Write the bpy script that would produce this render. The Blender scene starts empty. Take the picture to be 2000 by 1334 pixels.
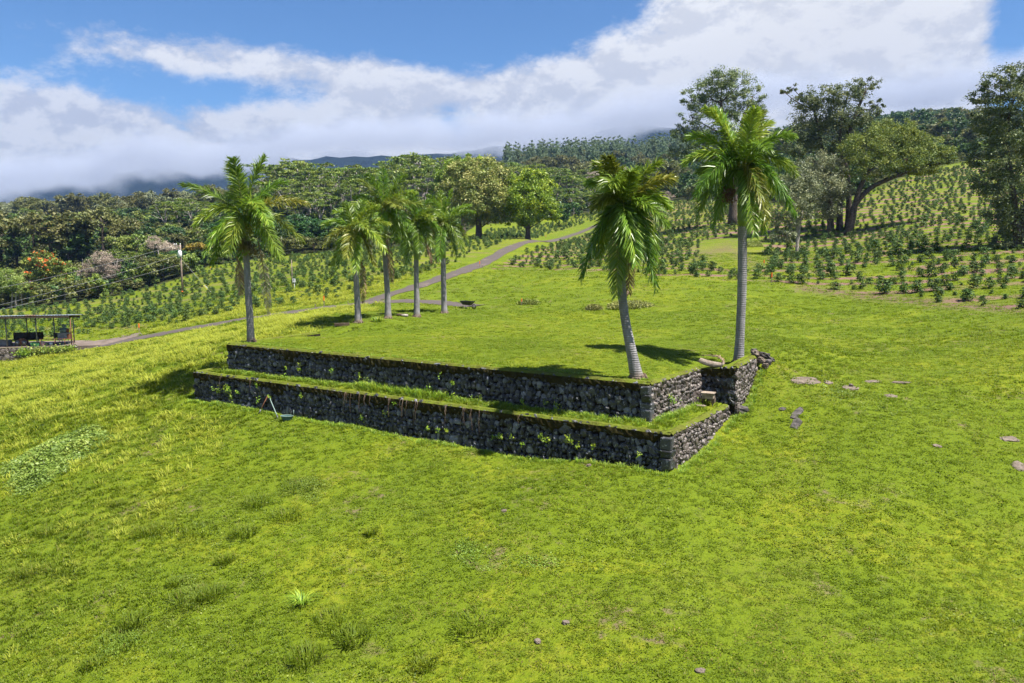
import bpy, math, random
import numpy as np
from mathutils import Vector, Matrix

# ------------------------------------------------------------------ camera
scene = bpy.context.scene
F = 1450.0                      # focal length in photograph pixels (2000 wide)
ZC = 4.6                        # camera height above the upper terrace lawn
TH = math.atan((667 - 495) / F) # pitch down
cam_d = bpy.data.cameras.new('camera')
cam_d.sensor_width = 36.0
cam_d.lens = F / 2000 * 36
cam_d.clip_start = 0.1
cam_d.clip_end = 20000
cam = bpy.data.objects.new('camera', cam_d)
scene.collection.objects.link(cam)
cam.location = (0, 0, ZC)
cam.rotation_euler = (math.pi / 2 - TH, 0, 0)
scene.camera = cam

# ------------------------------------------------------------------ sky, sun, exposure
SUN_EL = math.radians(64)
SUN_H = Vector((0.90, -0.43)).normalized()      # horizontal direction towards the sun
scene.view_settings.view_transform = 'Standard'
scene.view_settings.look = 'None'
scene.view_settings.gamma = 1.0
scene.view_settings.exposure = 1.36
scene.view_settings.use_curve_mapping = False
scene.cycles.use_denoising = True
scene.cycles.max_bounces = 5
scene.cycles.diffuse_bounces = 3
scene.cycles.glossy_bounces = 2
scene.cycles.transmission_bounces = 4
scene.cycles.transparent_max_bounces = 6
scene.cycles.volume_bounces = 1
scene.cycles.volume_step_rate = 1.0
scene.cycles.volume_max_steps = 48
scene.cycles.use_adaptive_sampling = True
scene.cycles.adaptive_threshold = 0.02
scene.render.film_transparent = False

def uv_of(px, py):
    cx = (px - 1000) / F; cy = (667 - py) / F
    k = math.cos(TH) + cy * math.sin(TH)
    return cx / k, (cy * math.cos(TH) - math.sin(TH)) / k
def W(px, py, Y):
    u, v = uv_of(px, py)
    return Vector((u * Y, Y, ZC + v * Y))
def P(x, y, z):                 # world -> photograph pixel (for layout checks and field outlines)
    dz = z - ZC
    d = y * np.cos(TH) - dz * np.sin(TH)
    up = y * np.sin(TH) + dz * np.cos(TH)
    return 1000 + F * x / d, 667 - F * up / d

class NT:
    """small helper round a node tree"""
    def __init__(s, tree): s.t = tree; s.n = tree.nodes; s.l = tree.links
    def node(s, kind, **kw):
        n = s.n.new(kind)
        for k, v in kw.items(): setattr(n, k, v)
        return n
    def put(s, sock, v):
        if hasattr(v, 'is_linked') or isinstance(v, bpy.types.NodeSocket): s.l.new(v, sock)
        elif isinstance(v, (tuple, list)) and len(v) == 3 and sock.type == 'RGBA': sock.default_value = (*v, 1)
        else: sock.default_value = v
    def math(s, op, a, b=0.0, c=0.0, clamp=False):
        n = s.node('ShaderNodeMath', operation=op, use_clamp=clamp)
        s.put(n.inputs[0], a); s.put(n.inputs[1], b); s.put(n.inputs[2], c)
        return n.outputs[0]
    def noise(s, vec, scale, detail=4, rough=0.55, dist=0.0):
        n = s.node('ShaderNodeTexNoise')
        if vec is not None: s.put(n.inputs['Vector'], vec)
        n.inputs['Scale'].default_value = scale; n.inputs['Detail'].default_value = detail
        n.inputs['Roughness'].default_value = rough; n.inputs['Distortion'].default_value = dist
        return n.outputs['Fac']
    def ramp(s, fac, lo, hi, smooth=True):
        n = s.node('ShaderNodeMapRange', interpolation_type='SMOOTHSTEP' if smooth else 'LINEAR')
        s.put(n.inputs[0], fac); n.inputs[1].default_value = lo; n.inputs[2].default_value = hi
        n.inputs[3].default_value = 0; n.inputs[4].default_value = 1
        return n.outputs[0]
    def mix(s, fac, a, b, blend='MIX'):
        n = s.node('ShaderNodeMix', data_type='RGBA', blend_type=blend)
        s.put(n.inputs[0], fac); s.put(n.inputs[6], a); s.put(n.inputs[7], b)
        return n.outputs[2]
    def vmath(s, op, a, b):
        n = s.node('ShaderNodeVectorMath', operation=op)
        s.put(n.inputs[0], a); s.put(n.inputs[1], b)
        return n.outputs[0]

world = bpy.data.worlds.new('World'); scene.world = world; world.use_nodes = True
def build_world():
    g = NT(world.node_tree); g.n.clear()
    out = g.node('ShaderNodeOutputWorld'); bg = g.node('ShaderNodeBackground')
    sky = g.node('ShaderNodeTexSky', sky_type='NISHITA')
    sky.sun_disc = False; sky.sun_elevation = SUN_EL
    sky.sun_rotation = math.atan2(SUN_H.x, SUN_H.y)
    sky.air_density = 1.0; sky.dust_density = 0.3; sky.ozone_density = 2.5
    skc = g.mix(1.0, sky.outputs[0], (0.029, 0.041, 0.053), 'MULTIPLY')
    tc = g.node('ShaderNodeTexCoord')
    d = tc.outputs['Generated']
    sep = g.node('ShaderNodeSeparateXYZ'); g.put(sep.inputs[0], d)
    az = g.math('ARCTAN2', sep.outputs[0], sep.outputs[1])
    el = g.math('ARCSINE', sep.outputs[2])
    st = g.vmath('MULTIPLY', d, (1.0, 1.0, 1.7))
    n1 = g.noise(g.vmath('ADD', st, (3.1, 0.4, 1.9)), 6.0, 14, 0.66, 0.10)
    n2 = g.noise(g.vmath('ADD', st, (7.7, 2.4, 5.3)), 1.9, 3, 0.5, 0.0)
    def bump(px, py, sx, sy, amp):
        u, v = uv_of(px, py); a = math.atan2(u, 1); e = math.atan(v / math.sqrt(1 + u * u))
        p = g.math('POWER', g.math('DIVIDE', g.math('SUBTRACT', az, a), sx / F), 2.0)
        q = g.math('POWER', g.math('DIVIDE', g.math('SUBTRACT', el, e), sy / F), 2.0)
        x = g.math('EXPONENT', g.math('MULTIPLY', g.math('ADD', p, q), -1.0))
        return g.math('MULTIPLY', x, amp)
    cov = g.math('ADD', g.math('MULTIPLY', n1, 1.05), g.math('MULTIPLY', g.math('SUBTRACT', n2, 0.42), 0.35))
    low = g.math('SUBTRACT', 1.0, g.ramp(el, 0.10, 0.30))
    cov = g.math('ADD', cov, g.math('MULTIPLY', low, 0.25))
    for b in [(1480, 170, 360, 170, .42), (1720, 60, 270, 130, .36), (1290, 150, 180, 90, .10),
              (200, 300, 420, 120, .25), (480, 110, 170, 45, .20), (200, 90, 170, 55, .16), (730, 180, 170, 50, .13),
              (620, 20, 460, 75, -.26), (980, 40, 230, 70, -.24), (905, 265, 60, 50, -.24), (760, 170, 190, 50, .10), (1000, 190, 120, 60, .10), (20, 60, 180, 90, -.10),
              (330, 170, 210, 30, -.22), (2075, 160, 100, 240, -.55), (2000, 20, 60, 70, -.2), (620,190,160,40,-.05)]:
        cov = g.math('ADD', cov, bump(*b))
    alpha = g.ramp(cov, 0.55, 0.76)
    # brightness of the cloud: billowy tops, greyer bellies low down
    thick = g.ramp(cov, 0.75, 1.30)
    n3 = g.noise(g.vmath('ADD', st, (3.1, 0.4, 1.9 + 0.035)), 6.0, 14, 0.66, 0.10)
    n3 = g.math('ADD', 0.5, g.math('MULTIPLY', g.math('SUBTRACT', n3, n1), 4.0))
    belly = g.math('SUBTRACT', 1.0, g.ramp(el, 0.05, 0.33))
    shade = g.math('ADD', g.math('MULTIPLY', belly, 0.72), g.math('MULTIPLY', g.ramp(n3, 0.30, 0.75), 0.50), clamp=True)
    cc = g.mix(shade, (0.350, 0.355, 0.366), (0.200, 0.217, 0.258))
    cc = g.mix(g.math('MULTIPLY', thick, 0.35), cc, (0.275, 0.28, 0.30))
    col = g.mix(g.math('MULTIPLY', alpha, 0.97), skc, cc)
    g.put(bg.inputs['Color'], col); bg.inputs['Strength'].default_value = 1.0
    g.l.new(bg.outputs[0], out.inputs[0])
    world.cycles.sampling_method = 'MANUAL'; world.cycles.sample_map_resolution = 512
build_world()

sun_d = bpy.data.lights.new('sun', 'SUN')
sun_d.energy = 5.0; sun_d.angle = math.radians(0.53); sun_d.color = (1.0, 0.95, 0.86)
sun = bpy.data.objects.new('sun', sun_d); scene.collection.objects.link(sun)
sv = Vector((SUN_H.x * math.cos(SUN_EL), SUN_H.y * math.cos(SUN_EL), math.sin(SUN_EL)))
sun.rotation_euler = sv.to_track_quat('Z', 'Y').to_euler()
sun.location = sv * 200

# ------------------------------------------------------------------ helpers
RS = np.random.RandomState(7)
COL = scene.collection
def tag(o, label=None, cat=None, group=None, kind=None):
    if label: o['label'] = label
    if cat: o['category'] = cat
    if group: o['group'] = group
    if kind: o['kind'] = kind
    return o
def empty(name, loc, label, cat, group=None):
    o = bpy.data.objects.new(name, None); COL.objects.link(o); o.location = loc
    o.empty_display_size = 0.2
    return tag(o, label, cat, group)
def link(name, me, parent=None, loc=None):
    o = bpy.data.objects.new(name, me); COL.objects.link(o)
    if parent is not None: o.parent = parent
    if loc is not None: o.location = loc
    return o
def mesh_np(name, v, quads=None, tris=None, mats=(), tint=None, mi=None, smooth=False):
    me = bpy.data.meshes.new(name)
    v = np.asarray(v, np.float32)
    q = np.zeros((0, 4), np.int32) if quads is None or len(quads) == 0 else np.asarray(quads, np.int32)
    t = np.zeros((0, 3), np.int32) if tris is None or len(tris) == 0 else np.asarray(tris, np.int32)
    me.vertices.add(len(v)); me.vertices.foreach_set('co', v.ravel())
    idx = np.concatenate([q.ravel(), t.ravel()]); me.loops.add(len(idx))
    me.loops.foreach_set('vertex_index', idx)
    n = len(q) + len(t); me.polygons.add(n)
    st = np.concatenate([np.arange(len(q)) * 4, len(q) * 4 + np.arange(len(t)) * 3]).astype(np.int32)
    me.polygons.foreach_set('loop_start', st)
    if mi is not None: me.polygons.foreach_set('material_index', np.asarray(mi, np.int32))
    if smooth: me.polygons.foreach_set('use_smooth', np.ones(n, bool))
    for m in mats: me.materials.append(m)
    if tint is not None:
        a = me.attributes.new('tint', 'FLOAT', 'POINT'); a.data.foreach_set('value', np.asarray(tint, np.float32))
    me.update(calc_edges=True); me.validate()
    return me
class MB:
    """collects shapes for one mesh object"""
    def __init__(s): s.v = []; s.f = []; s.m = []; s.t = []; s.sm = []
    def add(s, vs, fs, m=0, t=0.5, smooth=False):
        b = len(s.v); s.v += [tuple(p) for p in vs]; s.f += [tuple(b + i for i in f) for f in fs]
        s.m += [m] * len(fs); s.t += [t] * len(vs); s.sm += [smooth] * len(fs)
    def box(s, c, size, m=0, rot=None, t=0.5):
        x, y, z = [k / 2 for k in size]; c = Vector(c)
        vs = [Vector((a * x, b * y, d * z)) for d in (-1, 1) for b in (-1, 1) for a in (-1, 1)]
        if rot is not None: vs = [rot @ p for p in vs]
        s.add([c + p for p in vs], [(0, 2, 3, 1), (4, 5, 7, 6), (0, 1, 5, 4), (2, 6, 7, 3), (0, 4, 6, 2), (1, 3, 7, 5)], m, t)
    def tube(s, path, rad, sides=8, m=0, t=0.5, cap=True):
        path = [Vector(p) for p in path]
        if not hasattr(rad, '__len__'): rad = [rad] * len(path)
        vs = []; fs = []
        for i, p in enumerate(path):
            d = (path[min(i + 1, len(path) - 1)] - path[max(i - 1, 0)]).normalized()
            a = d.orthogonal().normalized() if i == 0 else (a - d * a.dot(d)).normalized()
            b = d.cross(a)
            for k in range(sides):
                an = 2 * math.pi * k / sides
                vs.append(p + (a * math.cos(an) + b * math.sin(an)) * rad[i])
        for i in range(len(path) - 1):
            for k in range(sides):
                k2 = (k + 1) % sides
                fs.append((i * sides + k, i * sides + k2, (i + 1) * sides + k2, (i + 1) * sides + k))
        if cap:
            fs.append(tuple(range(sides))[::-1]); fs.append(tuple((len(path) - 1) * sides + k for k in range(sides)))
        s.add(vs, fs, m, t, True)
    def build(s, name, mats, parent=None, loc=None):
        if not isinstance(mats, (list, tuple)): mats = [mats]
        me = bpy.data.meshes.new(name); me.from_pydata(s.v, [], s.f)
        for m in mats: me.materials.append(m)
        me.polygons.foreach_set('material_index', s.m); me.polygons.foreach_set('use_smooth', s.sm)
        a = me.attributes.new('tint', 'FLOAT', 'POINT'); a.data.foreach_set('value', s.t)
        me.update()
        return link(name, me, parent, loc)

def vnoise(x, y, seed=0):
    """value noise on arrays"""
    xi = np.floor(x).astype(np.int64); yi = np.floor(y).astype(np.int64)
    fx = x - xi; fy = y - yi; fx = fx * fx * (3 - 2 * fx); fy = fy * fy * (3 - 2 * fy)
    def h(a, b):
        n = (a * 374761393 + b * 668265263 + seed * 1274126177) & 0x7fffffff
        n = ((n ^ (n >> 13)) * 1274126177) & 0x7fffffff
        return ((n ^ (n >> 16)) & 0xffff) / 65535.0
    return (h(xi, yi) * (1 - fx) + h(xi + 1, yi) * fx) * (1 - fy) + (h(xi, yi + 1) * (1 - fx) + h(xi + 1, yi + 1) * fx) * fy
def inpoly(x, y, poly):
    x = np.asarray(x, float); y = np.asarray(y, float); r = np.zeros(x.shape, bool)
    n = len(poly)
    for i in range(n):
        x0, y0 = poly[i]; x1, y1 = poly[(i + 1) % n]
        c = (y0 > y) != (y1 > y)
        with np.errstate(divide='ignore', invalid='ignore'):
            xx = (x1 - x0) * (y - y0) / ((y1 - y0) if y1 != y0 else 1e-9) + x0
        r ^= c & (x < xx)
    return r
def segdist(x, y, pts, closed=False):
    best = np.full(np.shape(x), 1e9)
    pp = list(pts) + ([pts[0]] if closed else [])
    for (x0, y0), (x1, y1) in zip(pp[:-1], pp[1:]):
        dx, dy = x1 - x0, y1 - y0; L = dx * dx + dy * dy
        t = np.clip(((x - x0) * dx + (y - y0) * dy) / L, 0, 1)
        best = np.minimum(best, np.hypot(x - x0 - t * dx, y - y0 - t * dy))
    return best

# ------------------------------------------------------------------ materials
def material(name):
    m = bpy.data.materials.new(name); m.use_nodes = True
    g = NT(m.node_tree); g.n.clear()
    out = g.node('ShaderNodeOutputMaterial')
    return m, g, out
def principled(g, out, col, rough=0.8, spec=0.3, bump=None, bd=0.02, metallic=0.0):
    b = g.node('ShaderNodeBsdfPrincipled')
    g.put(b.inputs['Base Color'], col); g.put(b.inputs['Roughness'], rough)
    b.inputs['Specular IOR Level'].default_value = spec; b.inputs['Metallic'].default_value = metallic
    if bump is not None:
        n = g.node('ShaderNodeBump'); n.inputs['Distance'].default_value = bd
        g.put(n.inputs['Height'], bump); g.l.new(n.outputs[0], b.inputs['Normal'])
    g.l.new(b.outputs[0], out.inputs[0])
    return b
def pos(g): return g.node('ShaderNodeNewGeometry').outputs['Position']
def objco(g): return g.node('ShaderNodeTexCoord').outputs['Object']
def tintrand(g):
    """a number per piece: object random and the tint attribute together"""
    r = g.node('ShaderNodeObjectInfo').outputs['Random']
    a = g.node('ShaderNodeAttribute'); a.attribute_name = 'tint'
    return g.math('FRACT', g.math('ADD', r, a.outputs['Fac']))
def attr(g, name):
    a = g.node('ShaderNodeAttribute'); a.attribute_name = name
    return a.outputs['Fac']

def grass_color(g):
    p = pos(g)
    flat = g.vmath('MULTIPLY', p, (1, 1, 0.25))
    big = g.noise(flat, 0.15, 6, 0.62, 1.2)
    mid = g.noise(flat, 0.55, 5, 0.62, 0.5)
    fine = g.noise(flat, 4.0, 4, 0.65)
    huge = g.noise(g.vmath('ADD', flat, (5, 90, 0)), 0.035, 3, 0.6, 1.0)
    mac = g.math('ADD', g.math('MULTIPLY', big, 0.65), g.math('MULTIPLY', huge, 0.35))
    c = g.mix(g.ramp(mac, 0.455, 0.50), (0.072, 0.135, 0.016), (0.195, 0.272, 0.020))
    c = g.mix(g.ramp(mac, 0.505, 0.55), c, (0.450, 0.440, 0.036))
    c = g.mix(g.math('MULTIPLY', g.ramp(mid, 0.48, 0.70), 0.40), c, (0.40, 0.390, 0.040))
    c = g.mix(g.math('MULTIPLY', g.ramp(mid, 0.48, 0.28), 0.5), c, (0.070, 0.150, 0.014))
    th = g.noise(g.vmath('ADD', flat, (11, 43, 0)), 0.20, 7, 0.72, 1.0)
    c = g.mix(g.math('MULTIPLY', g.ramp(th, 0.50, 0.62), 0.72), c, (0.225, 0.205, 0.060))
    dk = g.noise(g.vmath('ADD', flat, (71, 13, 0)), 0.85, 5, 0.68, 0.6)
    c = g.mix(g.math('MULTIPLY', g.ramp(dk, 0.55, 0.70), 0.60), c, (0.065, 0.135, 0.014))
    c = g.mix(g.math('MULTIPLY', g.ramp(fine, 0.30, 0.75), 0.30), (0.13, 0.20, 0.008), c)
    c = g.mix(g.ramp(fine, 0.20, 0.62), g.mix(0.5, c, (0.13, 0.20, 0.008)), c)
    return c, p, flat, mid, fine

def grass_shader(name, gain=1.0, tl=0.35, pale=0.0):
    m, g, out = material(name)
    c, p, flat, mid, fine = grass_color(g)
    t = tintrand(g)
    c = g.mix(g.math('MULTIPLY', t, 0.22), c, (0.235, 0.255, 0.018))
    c = g.mix(g.math('MULTIPLY', g.ramp(t, 0.88, 0.98), 0.5), c, (0.27, 0.225, 0.08))
    if pale: c = g.mix(pale, c, (0.42, 0.42, 0.06))
    if gain != 1: c = g.mix(1.0, c, (gain, gain, gain), 'MULTIPLY')
    d = g.node('ShaderNodeBsdfPrincipled'); g.put(d.inputs['Base Color'], c)
    d.inputs['Roughness'].default_value = 0.6; d.inputs['Specular IOR Level'].default_value = 0.2
    tr = g.node('ShaderNodeBsdfTranslucent'); g.put(tr.inputs['Color'], c)
    mx = g.node('ShaderNodeMixShader'); mx.inputs[0].default_value = tl
    g.l.new(d.outputs[0], mx.inputs[1]); g.l.new(tr.outputs[0], mx.inputs[2]); g.l.new(mx.outputs[0], out.inputs[0])
    return m
ROWDIR = Vector((0.94, -0.34, 0)).normalized()
def ground_mat():
    m, g, out = material('lawn_ground')
    c, p, flat, mid, fine = grass_color(g)
    bare = g.noise(flat, 0.33, 6, 0.68, 0.7)
    bare2 = g.noise(g.vmath('ADD', flat, (31, 17, 0)), 2.2, 5, 0.7)
    bm = g.math('MULTIPLY', g.ramp(bare, 0.55, 0.66), g.ramp(bare2, 0.46, 0.60))
    soil = g.mix(bare2, (0.13, 0.085, 0.055), (0.25, 0.19, 0.13))
    c = g.mix(g.math('MULTIPLY', bm, 0.75), c, soil)
    # planted fields: strips of bare soil along the rows
    fm = attr(g, 'field')
    sep = g.node('ShaderNodeSeparateXYZ'); g.put(sep.inputs[0], p)
    wob = g.noise(flat, 0.045, 3, 0.5)
    along = g.math('ADD', g.math('ADD', g.math('MULTIPLY', sep.outputs[0], 0.36), g.math('MULTIPLY', sep.outputs[1], 0.93)), g.math('MULTIPLY', wob, 16))
    wv = g.math('SINE', g.math('MULTIPLY', along, 2 * math.pi / 4.6))
    strip = g.math('MULTIPLY', g.ramp(g.math('ADD', wv, g.math('MULTIPLY', bare2, 1.5)), 0.80, 1.45), g.ramp(g.noise(flat, 0.12, 4), 0.30, 0.52))
    c = g.mix(g.math('MULTIPLY', strip, fm), c, g.mix(bare2, (0.16, 0.095, 0.065), (0.30, 0.21, 0.155)))
    sm = attr(g, 'soil')
    c = g.mix(g.math('MULTIPLY', sm, g.ramp(bare2, 0.36, 0.56)), c, g.mix(fine, (0.11, 0.070, 0.050), (0.25, 0.175, 0.13)))
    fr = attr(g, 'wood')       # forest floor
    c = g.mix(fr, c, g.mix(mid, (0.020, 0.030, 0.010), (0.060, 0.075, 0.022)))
    h = g.math('ADD', g.math('MULTIPLY', fine, 0.6), g.noise(flat, 14, 3, 0.7))
    c = g.mix(1.0, c, (0.80, 0.72, 0.80), 'MULTIPLY')  # ground darkened: shade between the grass blades put into its colour
    grain = g.noise(flat, 11, 4, 0.75)
    c = g.mix(g.math('MULTIPLY', g.ramp(grain, 0.52, 0.34), 0.65), c, g.mix(1.0, c, (0.42, 0.46, 0.5), 'MULTIPLY'))
    principled(g, out, c, 0.9, 0.1, h, 0.06)
    return m
M = {}
M['ground'] = ground_mat()
M['grass'] = grass_shader('grass_blades', 1.0, 0.5)
M['meadow'] = grass_shader('meadow_blades', 1.15, 0.5, 0.5)
def simple(name, a, b, scale=3, rough=0.8, spec=0.3, bump=0.0, metallic=0.0, detail=5, world_co=False):
    m, g, out = material(name)
    n = g.noise(pos(g) if world_co else objco(g), scale, detail, 0.65, 0.3)
    c = g.mix(g.ramp(n, 0.3, 0.7), a, b)
    t = tintrand(g)
    c = g.mix(g.math('MULTIPLY', t, 0.25), c, (0.5 * (a[0] + b[0]) * .6, 0.5 * (a[1] + b[1]) * .6, 0.5 * (a[2] + b[2]) * .6))
    principled(g, out, c, rough, spec, n if bump else None, bump, metallic)
    return m
LEAF_GAIN = 1.9
def leafmat(name, cols, tl=0.3, rough=0.5, spec=0.35, yellow=None):
    """foliage: three tones spread over clumps and leaves"""
    m, g, out = material(name)
    a = attr(g, 'tint'); r = g.node('ShaderNodeObjectInfo').outputs['Random']
    n = g.noise(pos(g), 0.35, 3, 0.6)
    k = g.math('ADD', g.math('MULTIPLY', a, 0.75), g.math('MULTIPLY', n, 0.35))
    c = g.mix(g.ramp(k, 0.10, 0.55), cols[0], cols[1])
    c = g.mix(g.ramp(k, 0.50, 0.98), c, cols[2])
    if yellow: c = g.mix(g.ramp(a, 0.90, 0.97), c, yellow)
    c = g.mix(1.0, c, (LEAF_GAIN * 1.06, LEAF_GAIN, LEAF_GAIN * .9), 'MULTIPLY')
    hs = g.node('ShaderNodeHueSaturation'); g.put(hs.inputs['Color'], c)
    g.put(hs.inputs['Hue'], g.math('ADD', 0.488, g.math('MULTIPLY', r, 0.024)))
    g.put(hs.inputs['Value'], g.math('ADD', 0.85, g.math('MULTIPLY', r, 0.30)))
    c = hs.outputs[0]
    d = g.node('ShaderNodeBsdfPrincipled'); g.put(d.inputs['Base Color'], c)
    d.inputs['Roughness'].default_value = rough; d.inputs['Specular IOR Level'].default_value = spec
    tr = g.node('ShaderNodeBsdfTranslucent'); g.put(tr.inputs['Color'], c)
    mx = g.node('ShaderNodeMixShader'); mx.inputs[0].default_value = tl
    g.l.new(d.outputs[0], mx.inputs[1]); g.l.new(tr.outputs[0], mx.inputs[2]); g.l.new(mx.outputs[0], out.inputs[0])
    return m
M['euc'] = leafmat('eucalyptus_leaves', [(.018, .034, .016), (.060, .088, .036), (.150, .170, .078)], 0.2, 0.55, 0.25)
M['eucgrey'] = leafmat('grey_leaves', [(.040, .055, .032), (.090, .110, .060), (.170, .180, .100)], 0.2, 0.5)
M['eucgold'] = leafmat('golden_leaves', [(.022, .042, .012), (.072, .105, .022), (.160, .175, .034)], 0.25, 0.55, 0.25)
M['mango'] = leafmat('mango_leaves', [(.026, .054, .009), (.090, .150, .014), (.240, .280, .020)], 0.3, 0.45)
M['mangodry'] = leafmat('mango_flowering_leaves', [(.030, .050, .012), (.100, .120, .030), (.230, .205, .085)], 0.25, 0.5)
M['dark'] = leafmat('dark_tree_leaves', [(.010, .022, .008), (.025, .055, .014), (.065, .105, .024)], 0.2, 0.45)
M['bluegreen'] = leafmat('dense_leaves', [(.010, .026, .010), (.022, .060, .018), (.055, .115, .030)], 0.2, 0.45)
M['olive'] = leafmat('olive_leaves', [(.026, .034, .012), (.060, .070, .022), (.125, .125, .045)], 0.25, 0.5)
M['light'] = leafmat('light_leaves', [(.035, .060, .012), (.090, .130, .025), (.190, .215, .060)], 0.3, 0.5)
M['albizia'] = leafmat('albizia_leaves', [(.024, .046, .009), (.060, .098, .014), (.140, .170, .030)], 0.3, 0.5)
M['tulip'] = leafmat('tulip_tree_leaves', [(.030, .055, .012), (.090, .135, .025), (.200, .230, .060)], 0.3, 0.5)
M['orange'] = leafmat('orange_flowers', [(.20, .030, .010), (.28, .05, .014), (.34, .08, .02)], 0.2, 0.6)
M['amber'] = leafmat('amber_leaves', [(.05, .05, .010), (.11, .08, .015), (.17, .11, .022)], 0.25, 0.6)
M['dry'] = leafmat('dry_twigs', [(.09, .075, .065), (.19, .165, .145), (.30, .27, .24)], 0.1, 0.8, 0.1)
M['coffee'] = leafmat('coffee_leaves', [(.012, .026, .008), (.030, .060, .015), (.085, .125, .034)], 0.2, 0.6, 0.2)
M['pine'] = leafmat('far_tree_leaves', [(.045, .075, .045), (.085, .125, .070), (.150, .190, .110)], 0.2, 0.6)
M['frond'] = leafmat('palm_leaflets', [(.022, .050, .007), (.070, .128, .012), (.190, .225, .028)], 0.36, 0.40, 0.45)
M['frondy'] = leafmat('palm_leaflets_yellowing', [(.034, .058, .008), (.080, .105, .014), (.175, .165, .030)], 0.30, 0.40, 0.4)
M['deadfrond'] = leafmat('dry_frond', [(.060, .040, .026), (.120, .085, .060), (.240, .190, .150)], 0.1, 0.8, 0.1)
M['palefrond'] = leafmat('bleached_frond', [(.15, .12, .10), (.25, .21, .175), (.40, .35, .30)], 0.1, 0.8, 0.1)
M['straw'] = leafmat('straw_bits', [(.07, .065, .020), (.10, .09, .028), (.14, .115, .045)], 0.2, 0.8, 0.1)
M['vine'] = leafmat('creeper_leaves', [(.040, .066, .012), (.080, .118, .020), (.150, .180, .040)], 0.3, 0.5)
M['weedpatch'] = leafmat('weed_patch_leaves', [(.045, .080, .010), (.080, .125, .016), (.125, .165, .024)], 0.35, 0.6)
M['weed'] = leafmat('weed_leaves', [(.05, .10, .012), (.095, .165, .016), (.19, .24, .025)], 0.35, 0.5)
M['shrub'] = leafmat('mound_leaves', [(.045, .060, .018), (.110, .125, .035), (.200, .200, .070)], 0.25, 0.6)
M['tuft'] = grass_shader('tuft_blades', 0.80, 0.45)
M['bark'] = simple('dark_bark', (.045, .035, .028), (.13, .105, .085), 4, 0.9, 0.1, 0.05)
M['palebark'] = simple('pale_bark', (.20, .175, .155), (.42, .38, .34), 3, 0.85, 0.1, 0.03)
M['brownbark'] = simple('brown_bark', (.07, .048, .035), (.19, .14, .105), 4, 0.9, 0.1, 0.05)
def palm_bark():
    m, g, out = material('palm_trunk')
    o = objco(g)
    sep = g.node('ShaderNodeSeparateXYZ'); g.put(sep.inputs[0], o)
    nz = g.noise(o, 3.0, 5, 0.7, 0.4)
    ring = g.math('SINE', g.math('ADD', g.math('MULTIPLY', sep.outputs[2], 75), g.math('MULTIPLY', nz, 9)))
    blot = g.noise(g.vmath('MULTIPLY', o, (1, 1, 0.35)), 5.0, 6, 0.7, 0.2)
    c = g.mix(g.ramp(blot, 0.35, 0.7), (.15, .145, .15), (.27, .26, .27))
    c = g.mix(g.math('MULTIPLY', g.ramp(ring, 0.4, 1.0), 0.28), c, (.19, .18, .18))
    c = g.mix(g.math('MULTIPLY', g.ramp(nz, 0.60, 0.72), 0.35), c, (.36, .35, .35))
    c = g.mix(g.ramp(sep.outputs[2], 0.42, 0.05), c, g.mix(nz, (.12, .085, .06), (.24, .20, .17)))
    principled(g, out, c, 0.85, 0.15, g.math('ADD', g.math('MULTIPLY', ring, 0.18), blot), 0.03)
    return m
M['palmbark'] = palm_bark()
M['crownshaft'] = simple('crownshaft', (.09, .15, .03), (.17, .23, .05), 2, 0.45, 0.4)
M['rachis'] = simple('frond_rib', (.19, .23, .04), (.30, .32, .07), 3, 0.5, 0.4)
M['fruit'] = simple('palm_fruit', (.16, .17, .02), (.30, .29, .05), 9, 0.7, 0.2)
M['fruitbrown'] = simple('ripe_palm_fruit', (.05, .022, .014), (.17, .085, .05), 9, 0.7, 0.2)
M['fruitstalk'] = simple('old_fruit_stalk', (.11, .085, .04), (.23, .18, .09), 9, 0.8, 0.1)

def stone_mat(name, a, b, c3, lichen_glint, moss_top=True):
    m, g, out = material(name)
    t = tintrand(g); p = pos(g)
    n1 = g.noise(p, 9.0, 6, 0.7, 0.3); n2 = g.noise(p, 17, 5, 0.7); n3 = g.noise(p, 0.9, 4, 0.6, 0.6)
    c = g.mix(g.ramp(t, 0.1, 0.75), a, b)
    c = g.mix(g.ramp(t, 0.80, 0.98), c, c3)
    c = g.mix(g.math('MULTIPLY', g.ramp(n2, 0.35, 0.75), 0.5), c, g.mix(0.6, c, (0.01, 0.01, 0.01)))
    c = g.mix(g.math('MULTIPLY', g.ramp(n1, 0.56, 0.65), 0.8), c, lichen_glint)  # pale speckle: lichen, plus sky glints painted into the stone
    c = g.mix(g.math('MULTIPLY', g.ramp(n3, 0.60, 0.74), 0.6), c, (0.030, 0.020, 0.010))
    principled(g, out, c, 0.45, 0.6, g.math('ADD', n1, g.math('MULTIPLY', n2, 0.5)), 0.03)
    return m
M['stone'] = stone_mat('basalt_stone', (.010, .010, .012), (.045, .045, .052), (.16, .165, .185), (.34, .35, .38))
M['sidestone'] = stone_mat('basalt_stone_sunlit', (.040, .031, .027), (.105, .082, .072), (.19, .16, .145), (.28, .26, .24))  # paler copy of the basalt, with the side walls' sunlight painted in
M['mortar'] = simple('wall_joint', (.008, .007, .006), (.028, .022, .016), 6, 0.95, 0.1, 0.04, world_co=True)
M['sidemortar'] = simple('wall_joint_side', (.040, .030, .025), (.090, .070, .058), 6, 0.95, 0.1, 0.04, world_co=True)  # joints lightened to carry the same painted sunlight as the side stones
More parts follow.
